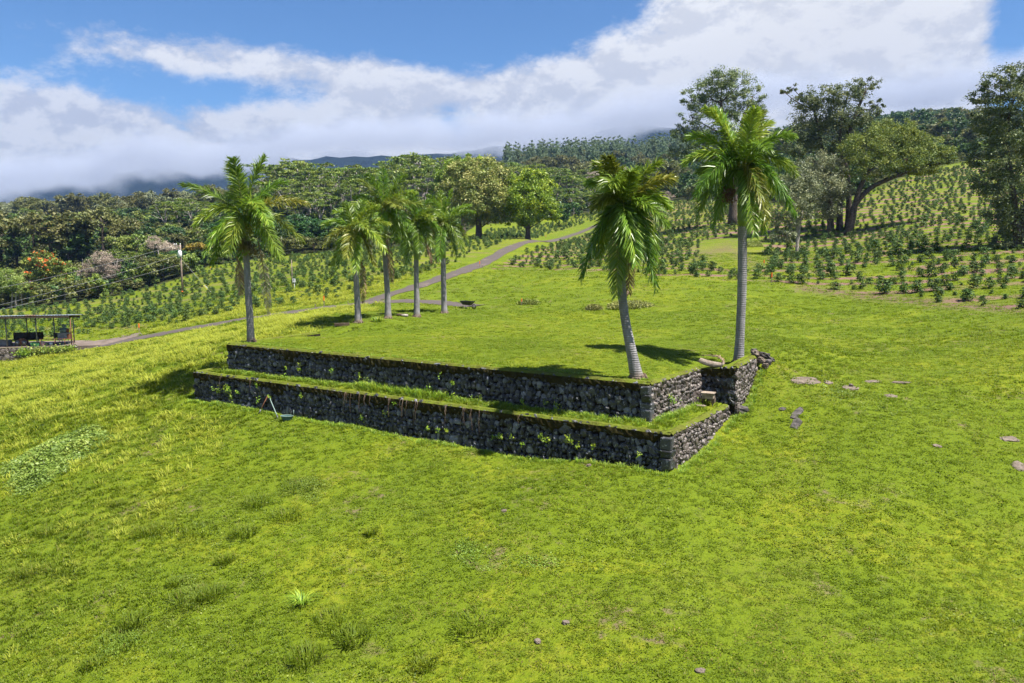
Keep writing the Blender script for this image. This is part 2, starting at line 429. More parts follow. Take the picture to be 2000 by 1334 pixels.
def moss_mat():
    m, g, out = material('mossy_cap')
    p = pos(g); n = g.noise(p, 1.3, 6, 0.7, 0.4); n2 = g.noise(p, 12, 5, 0.7)
    c = g.mix(g.ramp(n, 0.35, 0.65), (.080, .085, .016), (.110, .145, .014))
    c = g.mix(g.math('MULTIPLY', g.ramp(n2, 0.45, 0.75), 0.6), c, (.17, .165, .05))
    c = g.mix(g.math('MULTIPLY', g.ramp(n2, 0.42, 0.25), 0.6), c, (.03, .022, .012))
    principled(g, out, c, 0.95, 0.05, n2, 0.05)
    return m
M['moss'] = moss_mat()
M['mossdark'] = simple('hanging_moss', (.016, .013, .006), (.044, .038, .012), 8, 0.95, 0.05, world_co=True)
M['rock'] = simple('lava_rock', (.095, .075, .060), (.20, .16, .13), 3.5, 0.9, 0.2, 0.06, world_co=True)
M['rockdark'] = simple('dark_lava_rock', (.030, .027, .026), (.12, .105, .10), 4, 0.85, 0.25, 0.06, world_co=True)
def road_mat():
    m, g, out = material('worn_asphalt')
    p = pos(g); n = g.noise(p, 0.35, 5, 0.65, 0.5); n2 = g.noise(p, 3.0, 5, 0.7)
    c = g.mix(n2, (.058, .048, .044), (.108, .090, .082))
    c = g.mix(g.math('MULTIPLY', g.ramp(n, 0.55, 0.68), 0.45), c, (.20, .155, .12))
    principled(g, out, c, 0.9, 0.15, n2, 0.03)
    return m
M['road'] = road_mat()
M['concrete'] = simple('stained_concrete', (.11, .085, .072), (.20, .16, .14), 0.8, 0.9, 0.1, 0.02, world_co=True)
M['wood'] = simple('weathered_wood', (.16, .125, .095), (.36, .30, .245), 6, 0.9, 0.1, 0.02)
M['darkwood'] = simple('old_timber', (.050, .036, .026), (.12, .09, .065), 5, 0.9, 0.1, 0.02)
M['pole'] = simple('pole_timber', (.17, .125, .10), (.30, .24, .20), 4, 0.9, 0.1, 0.01)
M['iron'] = simple('dull_steel', (.11, .11, .12), (.22, .22, .23), 5, 0.55, 0.4, 0, 0.6)
M['rust'] = simple('rusty_iron', (.10, .04, .022), (.22, .105, .06), 6, 0.85, 0.2)
M['tin'] = simple('corrugated_tin', (.22, .25, .30), (.42, .46, .52), 1.2, 0.45, 0.5, 0, 0.5)
M['whitemetal'] = simple('white_painted_steel', (.62, .64, .66), (.80, .80, .80), 3, 0.4, 0.5)
M['machine'] = simple('green_enamel', (.075, .125, .115), (.15, .21, .195), 4, 0.5, 0.4)
M['machgrey'] = simple('grey_sheet_steel', (.13, .135, .155), (.27, .275, .30), 3, 0.5, 0.4)
M['black'] = simple('black_plastic', (.010, .010, .011), (.025, .025, .027), 4, 0.45, 0.4)
M['darkbin'] = simple('dark_sheet', (.012, .010, .009), (.040, .034, .028), 2, 0.8, 0.2)
M['green'] = simple('green_plastic', (.05, .22, .08), (.11, .36, .14), 4, 0.5, 0.4)
M['teal'] = simple('teal_plastic', (.035, .085, .085), (.09, .17, .165), 6, 0.6, 0.3)
M['aqua'] = simple('pale_green_handle', (.13, .20, .18), (.24, .32, .29), 8, 0.5, 0.4)
M['redwhite'] = simple('red_white_sack', (.35, .06, .06), (.72, .66, .64), 9, 0.8, 0.2)
M['flag'] = simple('orange_paint', (.75, .13, .02), (.88, .20, .03), 4, 0.6, 0.3)
M['yellow'] = simple('yellow_guard', (.62, .48, .02), (.75, .60, .05), 4, 0.5, 0.4)
M['wire'] = simple('grey_cable', (.16, .16, .17), (.26, .26, .27), 4, 0.6, 0.3)

# ------------------------------------------------------------------ terrain
CP = [ # (px, py, distance) read off the photograph
 (0,1334,17.5),(500,1334,16),(1000,1334,15),(1500,1334,14.2),(2000,1334,13.5),
 (0,1100,24),(500,1050,23),(1000,1080,20),(1500,1050,20.5),(2000,1050,20),
 (1316,925,24.2),(1000,886,27.6),(700,832,31.6),(520,802,34.6),(372,781,37.6),(250,790,38),(100,885,33),(0,905,34),
 (0,800,45),(0,730,66),(200,720,55),(330,735,42.5),(420,690,44.6),(400,660,60),(250,690,65),
 (160,680,75),(300,655,74),(400,637,72.5),(500,620,71),(600,606,70),(700,594,70),(760,575,74),(870,540,85),(940,515,100),
 (1060,475,150),(1190,430,210),(830,590,68),(925,597,65),
 (357,578,110),(0,610,120),(100,640,88),(200,600,115),(640,500,140),(420,520,140),(560,560,92),(850,500,110),(935,468,150),(1031,466,148),
 (1000,530,92),(1140,527,85),(1300,542,74),(1500,553,66),(1700,580,58),(2000,608,46),(1600,620,52),(1800,680,38),(2000,720,32),
 (1600,700,35),(1500,700,33.5),(1480,742,32),(1446,802,29.6),(1700,850,26),(2000,900,24),(1400,872,26.6),
 (868,613,56.5),(1000,610,58),(1200,620,53.5),(1400,650,43),(700,638,46.6),
 (2000,500,72),(1800,480,85),(2000,400,125),(1750,390,145),(1640,455,115),(1555,495,98),(1430,437,140),(1440,500,95),(1330,400,210),
 (1320,480,120),(1870,330,190),(1200,415,230),
 (1300,380,300),(1300,345,450),(1100,335,520),(1250,315,700),(900,400,300),(600,440,230),(600,405,330),(400,450,220),(200,480,200),
 (0,520,190),(0,450,350),(300,430,400),(0,420,800),(500,405,800),(1000,335,800),(1000,315,1800),(0,400,1800),(500,370,1800),
 (2000,262,480),(1800,245,700),(1600,290,420),(2000,230,1800),(1500,270,1800),
 (-800,560,190),(-800,430,1500),(2800,420,150),(2800,720,30),(2800,260,700),(-800,740,66),(-800,1334,19),(2800,1334,13),(-800,950,34),
 (1000,1750,9),(-800,1700,11),(2800,1750,8.5),(-2400,700,80),(-2400,440,1500),(4400,420,150),(4400,240,1500),(-2400,1400,18),(4400,1400,12)]
def build_rbf():
    A = []
    for px, py, Y in CP:
        u, v = uv_of(px, py); A.append((u, math.log(Y) * 0.55, v))
    A = np.array(A); X = A[:, :2]; n = len(X)
    def phi(r): return np.where(r > 1e-9, r * r * np.log(np.maximum(r, 1e-9)), 0.0)
    K = phi(np.linalg.norm(X[:, None] - X[None], axis=2)) + 0.0006 * np.eye(n)
    Pm = np.hstack([np.ones((n, 1)), X])
    S = np.zeros((n + 3, n + 3)); S[:n, :n] = K; S[:n, n:] = Pm; S[n:, :n] = Pm.T
    w = np.linalg.solve(S, np.concatenate([A[:, 2], np.zeros(3)]))
    def f(x, y):
        yy = np.maximum(y, 9.0)
        u = np.clip(x / yy, -2.2, 2.2); q = np.log(np.minimum(yy, 1850)) * 0.55
        o = w[n] + w[n + 1] * u + w[n + 2] * q
        for i in range(n): o = o + w[i] * phi(np.hypot(u - X[i, 0], q - X[i, 1]))
        return ZC + o * yy
    return f
nat = build_rbf()

# stone terraces, plan positions (x, y) of the outer top edges
A_ = (-14.55, 37.75); B_ = (4.92, 26.05); C_ = (7.66, 29.75); E_ = (8.86, 29.05); D_ = (10.95, 32.95)
F_ = (-16.25, 37.55); G_ = (5.33, 24.35); H_ = (8.72, 29.2)
LOW = -1.43
UP_POLY = [A_, B_, C_, E_, D_, (12.5, 37), (9.5, 46), (1.0, 58), (-6.5, 57), (-9.75, 46.6)]
LO_POLY = [F_, G_, H_, E_, C_, B_, A_]
def inset_poly(poly, front, d):
    """move the wall edges inwards so that the step of the ground lies inside the wall"""
    return poly
def grid_axis(lo, hi, fine_lo, fine_hi, step, g_lo, g_hi):
    mid = list(np.arange(fine_lo, fine_hi + 1e-6, step))
    a = []; x = fine_lo; s = step
    while x > lo: s *= g_lo; x -= s; a.append(x)
    b = []; x = fine_hi; s = step
    while x < hi: s *= g_hi; x += s; b.append(x)
    return np.array(a[::-1] + mid + b)
GX = grid_axis(-1750, 1750, -19, 13, 0.2, 1.045, 1.045)
GY = grid_axis(-40, 1900, 22, 40, 0.2, 1.06, 1.026)
def make_ground():
    X, Y = np.meshgrid(GX, GY)
    Z = nat(X, Y)
    # small unevenness, lumpier in the left meadow
    mead = np.clip((-X - 12) / 8, 0, 1) * np.clip((80 - Y) / 20, 0, 1)
    near = np.clip((90 - Y) / 30, 0, 1)
    lump = (vnoise(X * 0.45, Y * 0.45, 1) - .5) * 0.16 + (vnoise(X * 1.1, Y * 1.1, 2) - .5) * 0.07
    lump2 = (vnoise(X * 0.5, Y * 0.5, 3) - .5) * 0.45 + (vnoise(X * 1.3, Y * 1.3, 4) - .5) * 0.22
    Z = Z + near * lump * (1 - mead) + near * lump2 * mead
    Z = Z + (1 - near) * (vnoise(X * .08, Y * .08, 5) - .5) * 0.5 * np.clip((Y - 60) / 60, 0, 1)
    lo = inpoly(X, Y, LO_POLY); up = inpoly(X, Y, UP_POLY)
    wall_lo = segdist(X, Y, [F_, G_, H_]); wall_up = segdist(X, Y, [(-9.75, 46.6), A_, B_, C_, E_, D_])
    # lower terrace: level strip, step hidden inside the wall
    Zl = LOW + (vnoise(X * .9, Y * .9, 8) - .5) * 0.10
    Zl = Zl + 0.10 * np.clip(1 - wall_up / 0.8, 0, 1)
    Z = np.where(lo & (wall_lo > 0.22), Zl, Z)
    k = lo & (wall_lo <= 0.22)
    Z = np.where(k, np.minimum(Z, LOW - 0.3), Z)
    # upper terrace, fading into the lawn at the back
    back = segdist(X, Y, [(10.95, 32.95), (12.5, 37), (9.5, 46), (1.0, 58), (-6.5, 57), (-9.75, 46.6)])
    w = np.clip(back / 6, 0, 1); w = w * w * (3 - 2 * w)
    side = np.clip((wall_up - 0.22) / 0.01, 0, 1)
    Zu = Z * (1 - w) + ((vnoise(X * .5, Y * .5, 9) - .5) * 0.06) * w
    Z = np.where(up & (side > 0), Zu, Z)
    Z = np.where(up & (side <= 0), np.minimum(Z, LOW - .3), Z)
    # ground just outside the walls must not stand above them
    outs = (~lo) & (~up)
    Z = np.where(outs & (segdist(X, Y, [F_, G_]) < 0.9), np.minimum(Z, -2.45), Z)
    return X, Y, Z
GXX, GYY, GZ = make_ground()
def gz(x, y):
    x = np.asarray(x, float); y = np.asarray(y, float)
    i = np.clip(np.searchsorted(GX, x) - 1, 0, len(GX) - 2); j = np.clip(np.searchsorted(GY, y) - 1, 0, len(GY) - 2)
    fx = np.clip((x - GX[i]) / (GX[i + 1] - GX[i]), 0, 1); fy = np.clip((y - GY[j]) / (GY[j + 1] - GY[j]), 0, 1)
    return (GZ[j, i] * (1 - fx) + GZ[j, i + 1] * fx) * (1 - fy) + (GZ[j + 1, i] * (1 - fx) + GZ[j + 1, i + 1] * fx) * fy
def on_ground(px, py, y0=8.0, y1=1500.0):
    """where the line of sight through a photograph pixel meets the ground"""
    u, v = uv_of(px, py)
    ys = np.exp(np.linspace(math.log(y0), math.log(y1), 4000))
    d = ZC + v * ys - gz(u * ys, ys)
    k = np.where(d < 0)[0]
    Y = ys[k[0]] if len(k) else y1
    return Vector((u * Y, Y, float(gz(u * Y, Y))))
def footing(x, y): return Vector((x, y, float(gz(x, y))))

ROAD_PX = [(120,687,75.5),(160,680,75),(230,667,74.5),(300,655,74),(400,637,72.5),(500,620,71),(600,606,70),(700,594,70),(760,575,74),(870,540,85),(940,515,100),(1060,475,150),(1190,430,210),(1260,405,270)]
def catmull(pts, n=14):
    pts = [Vector(p) for p in pts]; o = []
    for i in range(len(pts) - 1):
        p0 = pts[max(i - 1, 0)]; p1 = pts[i]; p2 = pts[i + 1]; p3 = pts[min(i + 2, len(pts) - 1)]
        for k in range(n):
            t = k / n
            o.append(0.5 * ((2 * p1) + (p2 - p0) * t + (2 * p0 - 5 * p1 + 4 * p2 - p3) * t * t + (3 * p1 - p0 - 3 * p2 + p3) * t ** 3))
    o.append(pts[-1]); return o
ROAD = [(p.x, p.y) for p in catmull([W(*q) for q in ROAD_PX])]
BRANCH = [(p.x, p.y) for p in catmull([W(*q) for q in [(690,596,70),(760,591,69.5),(830,590,68),(885,592,66.5),(928,597,64.5)]])]

FIELD_L = [(-700,660),(0,606),(120,596),(230,580),(330,552),(420,520),(560,500),(680,492),(880,478),(950,452),(1100,432),(1180,410),(1230,400),(1190,422),(1060,462),(945,498),(862,522),(760,556),(650,586),(560,598),(420,618),(280,644),(160,655),(-300,690),(-700,720)]
FIELD_R = [(960,524),(1000,505),(1080,478),(1200,436),(1260,412),(1330,392),(1480,400),(1640,405),(1760,350),(1900,318),(2400,300),(2400,650),(2000,604),(1850,592),(1700,576),(1600,562),(1500,550),(1300,541),(1140,529)]
SWALE = [(1375,470),(1480,455),(1500,520),(1440,535),(1400,520),(1360,500)]
WOOD_E = [(-1600,690),(-900,655),(0,604),(120,594),(230,578),(330,550),(420,518),(560,498),(680,490),(880,474),(930,440),(1100,425),(1200,405),(1340,390),(1480,395),(1640,400),(1760,345),(1900,312),(2400,290),(3200,250),(3200,-400),(-1600,-400)]
def ground_attrs():
    px, py = P(GXX, np.maximum(GYY, 5), GZ)
    f = ((inpoly(px, py, FIELD_R) & (GYY > 45)) * 1.0 + (inpoly(px, py, FIELD_L) & (GYY > 60)) * 0.3)
    f = np.where(inpoly(px, py, SWALE), 0.15, f)
    w = (inpoly(px, py, WOOD_E) & (GYY > 95)).astype(float)
    w = np.where(GYY > 330, 1.0, w)
    s = np.exp(-(segdist(px, py, [(1560,562),(1640,572),(1740,584),(1860,596),(2000,606),(2300,640)]) / 7.0) ** 2) * (GYY > 38)
    s = s + 0.7 * np.exp(-(segdist(px, py, [(1360,500),(1420,485),(1480,520)]) / 9.0) ** 2) * (GYY > 60)
    return f, w, s
GF, GW, GS = ground_attrs()
nx, ny = len(GX), len(GY)
idx = np.arange(nx * ny).reshape(ny, nx)
quads = np.stack([idx[:-1, :-1], idx[:-1, 1:], idx[1:, 1:], idx[1:, :-1]], axis=-1).reshape(-1, 4)
gme = mesh_np('ground', np.stack([GXX, GYY, GZ], axis=-1).reshape(-1, 3), quads, mats=[M['ground']], smooth=True)
for nm, ar in (('field', GF), ('wood', GW), ('soil', GS)):
    a = gme.attributes.new(nm, 'FLOAT', 'POINT'); a.data.foreach_set('value', ar.ravel().astype(np.float32))
tag(link('ground', gme), 'bright green grass slope around the stone terraces', None, None, 'structure')

def strip(name, path, width, mat, lift, label, cross=6):
    n = len(path); vs = []
    rs = np.random.RandomState(len(path))
    for i, (x, y) in enumerate(path):
        x0, y0 = path[max(i - 1, 0)]; x1, y1 = path[min(i + 1, n - 1)]
        t = Vector((x1 - x0, y1 - y0)).normalized(); nn = Vector((-t.y, t.x))
        wl = width * (0.5 + rs.uniform(-.10, .10)); wr = width * (0.5 + rs.uniform(-.10, .10))
        for k in range(cross + 1):
            q = -wl + (wl + wr) * k / cross
            X, Y = x + nn.x * q, y + nn.y * q
            vs.append((X, Y, float(gz(X, Y)) + lift - (0.05 if k in (0, cross) else 0)))
    ii = np.arange(n * (cross + 1)).reshape(n, cross + 1)
    qs = np.stack([ii[:-1, :-1], ii[1:, :-1], ii[1:, 1:], ii[:-1, 1:]], -1).reshape(-1, 4)
    return tag(link(name, mesh_np(name, vs, qs, mats=[mat], smooth=True)), label, None, None, 'structure')
strip('road', ROAD, 2.05, M['road'], 0.09, 'worn grey asphalt road climbing the slope past the palms')
strip('branch_road', BRANCH, 2.2, M['road'], 0.075, 'short asphalt spur ending near the wheelbarrow')

# ------------------------------------------------------------------ mountain beyond the farm
def make_mountain():
    xs = np.linspace(-5200, 5200, 150); ys = np.linspace(0, 1, 44)
    V = []
    ridge = [(-5200, 120), (-3400, 250), (-2655, 335), (-1900, 405), (-1195, 478), (-700, 500), (-265, 505), (150, 560), (530, 628), (900, 620), (1330, 580), (3000, 540), (5200, 500)]
    rx = [r[0] for r in ridge]; rz = [r[1] for r in ridge]
    for t in ys:
        for x in xs:
            y = 2350 + 1500 * t
            top = np.interp(x, rx, rz)
            z = -60 + (top + 60) * (t ** 0.75)
            z += (vnoise(np.array(x / 330.), np.array(y / 260.), 21) - .5) * 50 * t + (vnoise(np.array(x / 60.), np.array(y / 60.), 22) - .5) * 26
            V.append((x, y, float(z)))
    n, m = len(ys), len(xs); ii = np.arange(n * m).reshape(n, m)
    qs = np.stack([ii[:-1, :-1], ii[:-1, 1:], ii[1:, 1:], ii[1:, :-1]], -1).reshape(-1, 4)
    mt, g, out = material('mountain_forest')
    p = pos(g)
    c = g.mix(g.ramp(g.noise(p, 0.02, 6, 0.7), 0.35, 0.65), (.006, .011, .012), (.012, .020, .018))  # forest darkened: the cloud's shadow is painted into its colour
    principled(g, out, c, 0.95, 0.05, g.noise(p, 0.06, 5, 0.7), 14)
    tag(link('mountain', mesh_np('mountain', V, qs, mats=[mt], smooth=True)), 'dark forested mountain flank rising into the cloud', None, None, 'structure')
make_mountain()

# ------------------------------------------------------------------ stone walls
def rock_proto(seed, n1=6, n2=5):
    """a lumpy low-poly stone, about one unit across"""
    rs = np.random.RandomState(seed); vs = []; fs = []
    vs.append((0, 0, 1)); ph = rs.rand()
    for j in range(1, n2):
        th = math.pi * j / n2
        for k in range(n1):
            a = 2 * math.pi * (k + ph * j) / n1
            vs.append((math.sin(th) * math.cos(a), math.sin(th) * math.sin(a), math.cos(th)))
    vs.append((0, 0, -1)); L = len(vs) - 1
    for k in range(n1): fs.append((0, 1 + k, 1 + (k + 1) % n1)); fs.append((L, L - n1 + (k + 1) % n1, L - n1 + k))
    for j in range(n2 - 2):
        for k in range(n1):
            a = 1 + j * n1 + k; b = 1 + j * n1 + (k + 1) % n1
            fs.append((a, a + n1, b + n1, b))
    v = np.array(vs)
    # squarish stones: push towards the cube a little, jitter
    mx = np.max(np.abs(v), axis=1, keepdims=True); v = v * (0.55 + 0.45 / mx)
    v = v * (1 + rs.uniform(-.16, .16, (len(v), 1))) + rs.uniform(-.07, .07, v.shape)
    return v * 0.5, fs
PROTO = [rock_proto(100 + i, 6 + i % 2, 4 + i % 2) for i in range(14)]
PROTO_ME = {}
def proto_mesh(i, mat):
    k = (i, mat.name)
    if k not in PROTO_ME:
        v, f = PROTO[i]; me = bpy.data.meshes.new('stone'); me.from_pydata([tuple(p) for p in v], [], f)
        me.materials.append(mat); a = me.attributes.new('tint', 'FLOAT', 'POINT'); a.data.foreach_set('value', [0.0] * len(v)); me.update()
        PROTO_ME[k] = me
    return PROTO_ME[k]

def wall_stones(seg, rs, size, mat):
    """irregular courses of stones over one wall face; seg = (p0, p1, top0, top1, bottom function, batter)"""
    p0, p1, t0, t1, bot, batter = seg
    p0 = Vector(p0); p1 = Vector(p1); d = p1 - p0; L = d.length; d = d / L
    nrm = Vector((d.y, -d.x))
    out = []
    x = 0.0
    # columns of random width, each filled from top to bottom, rows shifted: reads as random rubble
    depth = 0
    nrow = 60
    zmin = min(bot(s / 20) for s in range(21))
    z = max(t0, t1) - 0.02; row = 0; size0 = size
    while z > zmin - 0.1:
        size = size0 * rs.choice([.75, 1.0, 1.25]); h = size * rs.uniform(0.7, 1.15); x = -rs.uniform(0, size); row += 1
        while x < L:
            w = size * rs.choice([0.55, 0.75, 0.95, 1.2, 1.6], p=[.2, .3, .25, .17, .08])
            hh = h * rs.uniform(0.8, 1.35)
            s = (x + w / 2) / L
            if 0.004 < s < 0.996:
                zt = t0 + (t1 - t0) * s; zb = bot(s)
                zc = z - h / 2 + rs.uniform(-.25, .25) * h
                if zb - 0.05 < zc < zt - 0.06:
                    fall = (zt - zc) * batter
                    c = p0 + d * (x + w / 2) + nrm * (fall + rs.uniform(-.055, .0))
                    out.append(((c.x, c.y, zc), w * rs.uniform(.92, 1.08), rs.uniform(.14, .22), hh, d, rs.randint(len(PROTO)), rs.uniform(-.6, .6), mat))
            x += w * 0.94
        z -= h * 0.86
    return out
def stone_wall(root, stones, keep=300):
    """the stones that show largest become objects, the rest one joined part"""
    def app(s): return s[1] * s[3] / (s[0][1] ** 2)
    stones.sort(key=app, reverse=True)
    rest = {}
    for i, (c, w, dep, h, d, pi, tw, mat) in enumerate(stones):
        ang = math.atan2(d.y, d.x)
        mtx = Matrix.Translation(c) @ Matrix.Rotation(ang, 4, 'Z') @ Matrix.Rotation(tw, 4, 'Y') @ Matrix.Diagonal((w, dep, h, 1))
        if i < keep:
            o = bpy.data.objects.new('stone', proto_mesh(pi, mat)); COL.objects.link(o)
            o.parent = root; o.matrix_local = Matrix.Translation(-root.location) @ mtx
        else: rest.setdefault(mat.name, []).append((mtx, pi, mat))
    V = []; Q = []; T = []; TI = []; MI = []; b = 0; mats = []; qm = []; tm = []
    for k, lst in rest.items():
        mats.append(lst[0][2])
        for mtx, pi, mat in lst:
            v, f = PROTO[pi]; A = np.array(Matrix.Translation(-root.location) @ mtx)
            V.append(v @ A[:3, :3].T + A[:3, 3]); TI += [RS.rand()] * len(v)
            for q in f:
                if len(q) == 4: Q.append([b + i for i in q]); qm.append(len(mats) - 1)
                else: T.append([b + i for i in q]); tm.append(len(mats) - 1)
            b += len(v)
    if V:
        me = mesh_np('stone_rubble', np.concatenate(V), Q, T, mats, TI, qm + tm)
        tag(link('stone_rubble', me, root), kind='stuff')
def wall_core(root, segs, thick, mats, name='wall_core'):
    mb = MB()
    for (p0, p1, t0, t1, bot, batter), mi in segs:
        p0 = Vector(p0); p1 = Vector(p1); d = (p1 - p0); L = d.length; d /= L; nrm = Vector((d.y, -d.x))
        n = max(2, int(L / 1.0)); rows = []
        for i in range(n + 1):
            s = i / n; c = p0 + d * (L * s); zt = t0 + (t1 - t0) * s - 0.015; zb = bot(s) - 0.35
            o = c + nrm * ((zt - zb) * batter - 0.05); f = c - nrm * 0.05; k = c - nrm * thick
            rows.append([(o.x, o.y, zb), (f.x, f.y, zt), (k.x, k.y, zt), (k.x, k.y, zb)])
        vs = [q for r in rows for q in r]; fs = []
        for i in range(n):
            a = i * 4
            for k in range(3): fs.append((a + k, a + 4 + k, a + 5 + k, a + 1 + k))
        fs.append((3, 2, 1, 0)); a = n * 4; fs.append((a, a + 1, a + 2, a + 3))
        mb.add([Vector(v) - root.location for v in vs], fs, mi)
        for q in range(n): mb.m[len(mb.m) - len(fs) + q * 3 + 1] = len(mats)      # turf on top
    return mb.build(name, list(mats) + [M['ground']], root)
def moss_cap(root, pts, width, name='moss_cap'):
    """uneven mossy strip on top of the wall, hanging a little over the face"""
    rs = np.random.RandomState(5); mb = MB()
    for (x0, y0, z0), (x1, y1, z1) in zip(pts[:-1], pts[1:]):
        d = Vector((x1 - x0, y1 - y0)); L = d.length; d /= L; nrm = Vector((d.y, -d.x))
        n = max(3, int(L / 0.16)); vs = []; fs = []
        for i in range(n + 1):
            s = i / n; c = Vector((x0, y0)) + d * (L * s); z = z0 + (z1 - z0) * s
            over = rs.uniform(.01, .09); drop = rs.uniform(.03, .10) + (rs.rand() < .12) * rs.uniform(0, .12); w = width * rs.uniform(.7, 1.25)
            for off, dz in ((over * .6, -drop), (over, -.03), (over * .3 - .05, .035 + rs.uniform(0, .03)), (-w * .5, .045 + rs.uniform(0, .035)), (-w, -.01)):
                q = c + nrm * off; vs.append(Vector((q.x, q.y, z + dz)) - root.location)
        for i in range(n):
            for k in range(4): a = i * 5 + k; fs.append((a, a + 5, a + 6, a + 1))
        mb.add(vs, fs, 0, 0.5, False)
    return mb.build(name, M['moss'], root)
def moss_fringe(root, pts, batter, name='moss_fringe'):
    """dark moss creeping down from the cap in uneven tongues"""
    rs = np.random.RandomState(6); mb = MB()
    for (x0, y0, z0), (x1, y1, z1) in zip(pts[:-1], pts[1:]):
        d = Vector((x1 - x0, y1 - y0)); L = d.length; d /= L; nrm = Vector((d.y, -d.x)); n = max(3, int(L / 0.09)); vs = []; fs = []
        for i in range(n + 1):
            s = i / n; c = Vector((x0, y0)) + d * (L * s); z = z0 + (z1 - z0) * s; a = np.array(L * s + x0)
            ln = .06 + .42 * float(vnoise(a * .9, a * 0 + 3.3, 61)) ** 2 + .16 * float(vnoise(a * 5.0, a * 0, 62)) + rs.uniform(0, .08)
            for k in range(4):
                t = k / 3; q = c + nrm * (.095 + ln * t * batter + rs.uniform(-.03, .02) - .07 * (t > .9)); vs.append(Vector((q.x, q.y, z - .02 - ln * t)) - root.location)
        for i in range(n):
            for k in range(3): a = i * 4 + k; fs.append((a, a + 4, a + 5, a + 1))
        mb.add(vs, fs, 0, .5, False)
    return mb.build(name, M['mossdark'], root)
rsw = np.random.RandomState(11)
def gbot(p0, p1, off=0.35, lo=None):
    p0 = Vector(p0); p1 = Vector(p1); d = (p1 - p0).normalized(); nrm = Vector((d.y, -d.x))
    def f(s):
        q = p0 + (p1 - p0) * s + nrm * off
        return float(gz(q.x, q.y)) - 0.03
    return f
def lowbot(s): return LOW - 0.02
up_root = empty('terrace_wall', (A_[0], A_[1], LOW), 'taller upper dry-stone terrace wall of black lava rock holding the palm lawn', 'stone wall')
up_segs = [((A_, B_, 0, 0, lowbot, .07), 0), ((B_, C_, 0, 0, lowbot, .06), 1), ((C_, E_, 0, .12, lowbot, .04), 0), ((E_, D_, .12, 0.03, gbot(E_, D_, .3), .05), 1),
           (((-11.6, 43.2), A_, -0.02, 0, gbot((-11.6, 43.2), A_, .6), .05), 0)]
wall_core(up_root, up_segs, 0.5, [M['mortar'], M['sidemortar']])
st = []
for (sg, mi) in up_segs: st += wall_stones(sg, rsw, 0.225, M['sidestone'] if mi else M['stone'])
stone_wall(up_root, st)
moss_cap(up_root, [(-11.6, 43.2, 0), (*A_, 0), (*B_, 0), (*C_, 0), (*E_, .12), (*D_, .03)], 0.28)
moss_fringe(up_root, [(*A_, 0), (*B_, 0)], .07)
moss_fringe(up_root, [(*C_, 0), (*E_, .12)], .04)
lo_root = empty('terrace_wall', (F_[0], F_[1], -2.7), 'lower front dry-stone terrace wall of black lava rock with hanging roots and weeds', 'stone wall')
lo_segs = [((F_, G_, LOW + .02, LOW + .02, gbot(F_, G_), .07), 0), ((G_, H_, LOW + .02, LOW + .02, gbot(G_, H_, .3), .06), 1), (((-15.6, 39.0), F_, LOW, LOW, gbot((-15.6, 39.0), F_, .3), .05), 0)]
wall_core(lo_root, lo_segs, 0.5, [M['mortar'], M['sidemortar']])
st = []
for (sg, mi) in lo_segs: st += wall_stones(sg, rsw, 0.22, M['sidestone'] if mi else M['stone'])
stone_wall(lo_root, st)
moss_cap(lo_root, [(-15.6, 39.0, LOW + .02), (*F_, LOW + .02), (*G_, LOW + .02), (*H_, LOW + .02)], 0.28)
moss_fringe(lo_root, [(*F_, LOW + .02), (*G_, LOW + .02)], .07)
# big corner stones
def corner_stones(root, x, y, z0, z1, mat):
    rs = np.random.RandomState(int(abs(x) * 10)); z = z1 - .08
    while z > z0:
        h = rs.uniform(.28, .5)
        mb = MB(); k = (z1 - z) * .06; mb.box((0, 0, 0), (rs.uniform(.34, .5), rs.uniform(.34, .46), h * .98), 0, None, rs.rand())
        mb.v = [tuple(np.array(p) + rs.uniform(-.035, .035, 3)) for p in mb.v]
        o = mb.build('corner_stone', mat, root, Vector((x - .10 + k * .5, y + .10 - k, z - h / 2)) - root.location); o.rotation_euler = (0, 0, -.55 + rs.uniform(-.06, .06))
        bv = o.modifiers.new('bevel', 'BEVEL'); bv.width = .05; bv.segments = 2
        z -= h * .92
corner_stones(up_root, *B_, LOW, 0, M['stone']); corner_stones(lo_root, *G_, -2.55, LOW, M['stone'])

# roots that hang down the lower wall
def hanging_roots():
    rs = np.random.RandomState(3)
    p0 = Vector(F_); p1 = Vector(G_); d = (p1 - p0).normalized(); nrm = Vector((d.y, -d.x))
    for i in range(26):
        s = rs.uniform(.40, .72) if i < 20 else rs.uniform(.05, .97)
        c = p0 + (p1 - p0) * s; ln = rs.uniform(.35, 1.15); mb = MB(); pts = []; wob = rs.uniform(-.12, .12)
        for k in range(7):
            t = k / 6
            q = c + nrm * (.10 + .07 * ln * t + .06 * math.sin(t * 3)) + d * (wob * t + rs.uniform(-.025, .025))
            pts.append(Vector((q.x, q.y, LOW + .03 - ln * t)) - lo_root.location)
        mb.tube(pts, [.011 * (1 - .6 * k / 6) for k in range(7)], 5, 0, rs.rand())
        mb.build('hanging_root', M['brownbark'], lo_root)
hanging_roots()

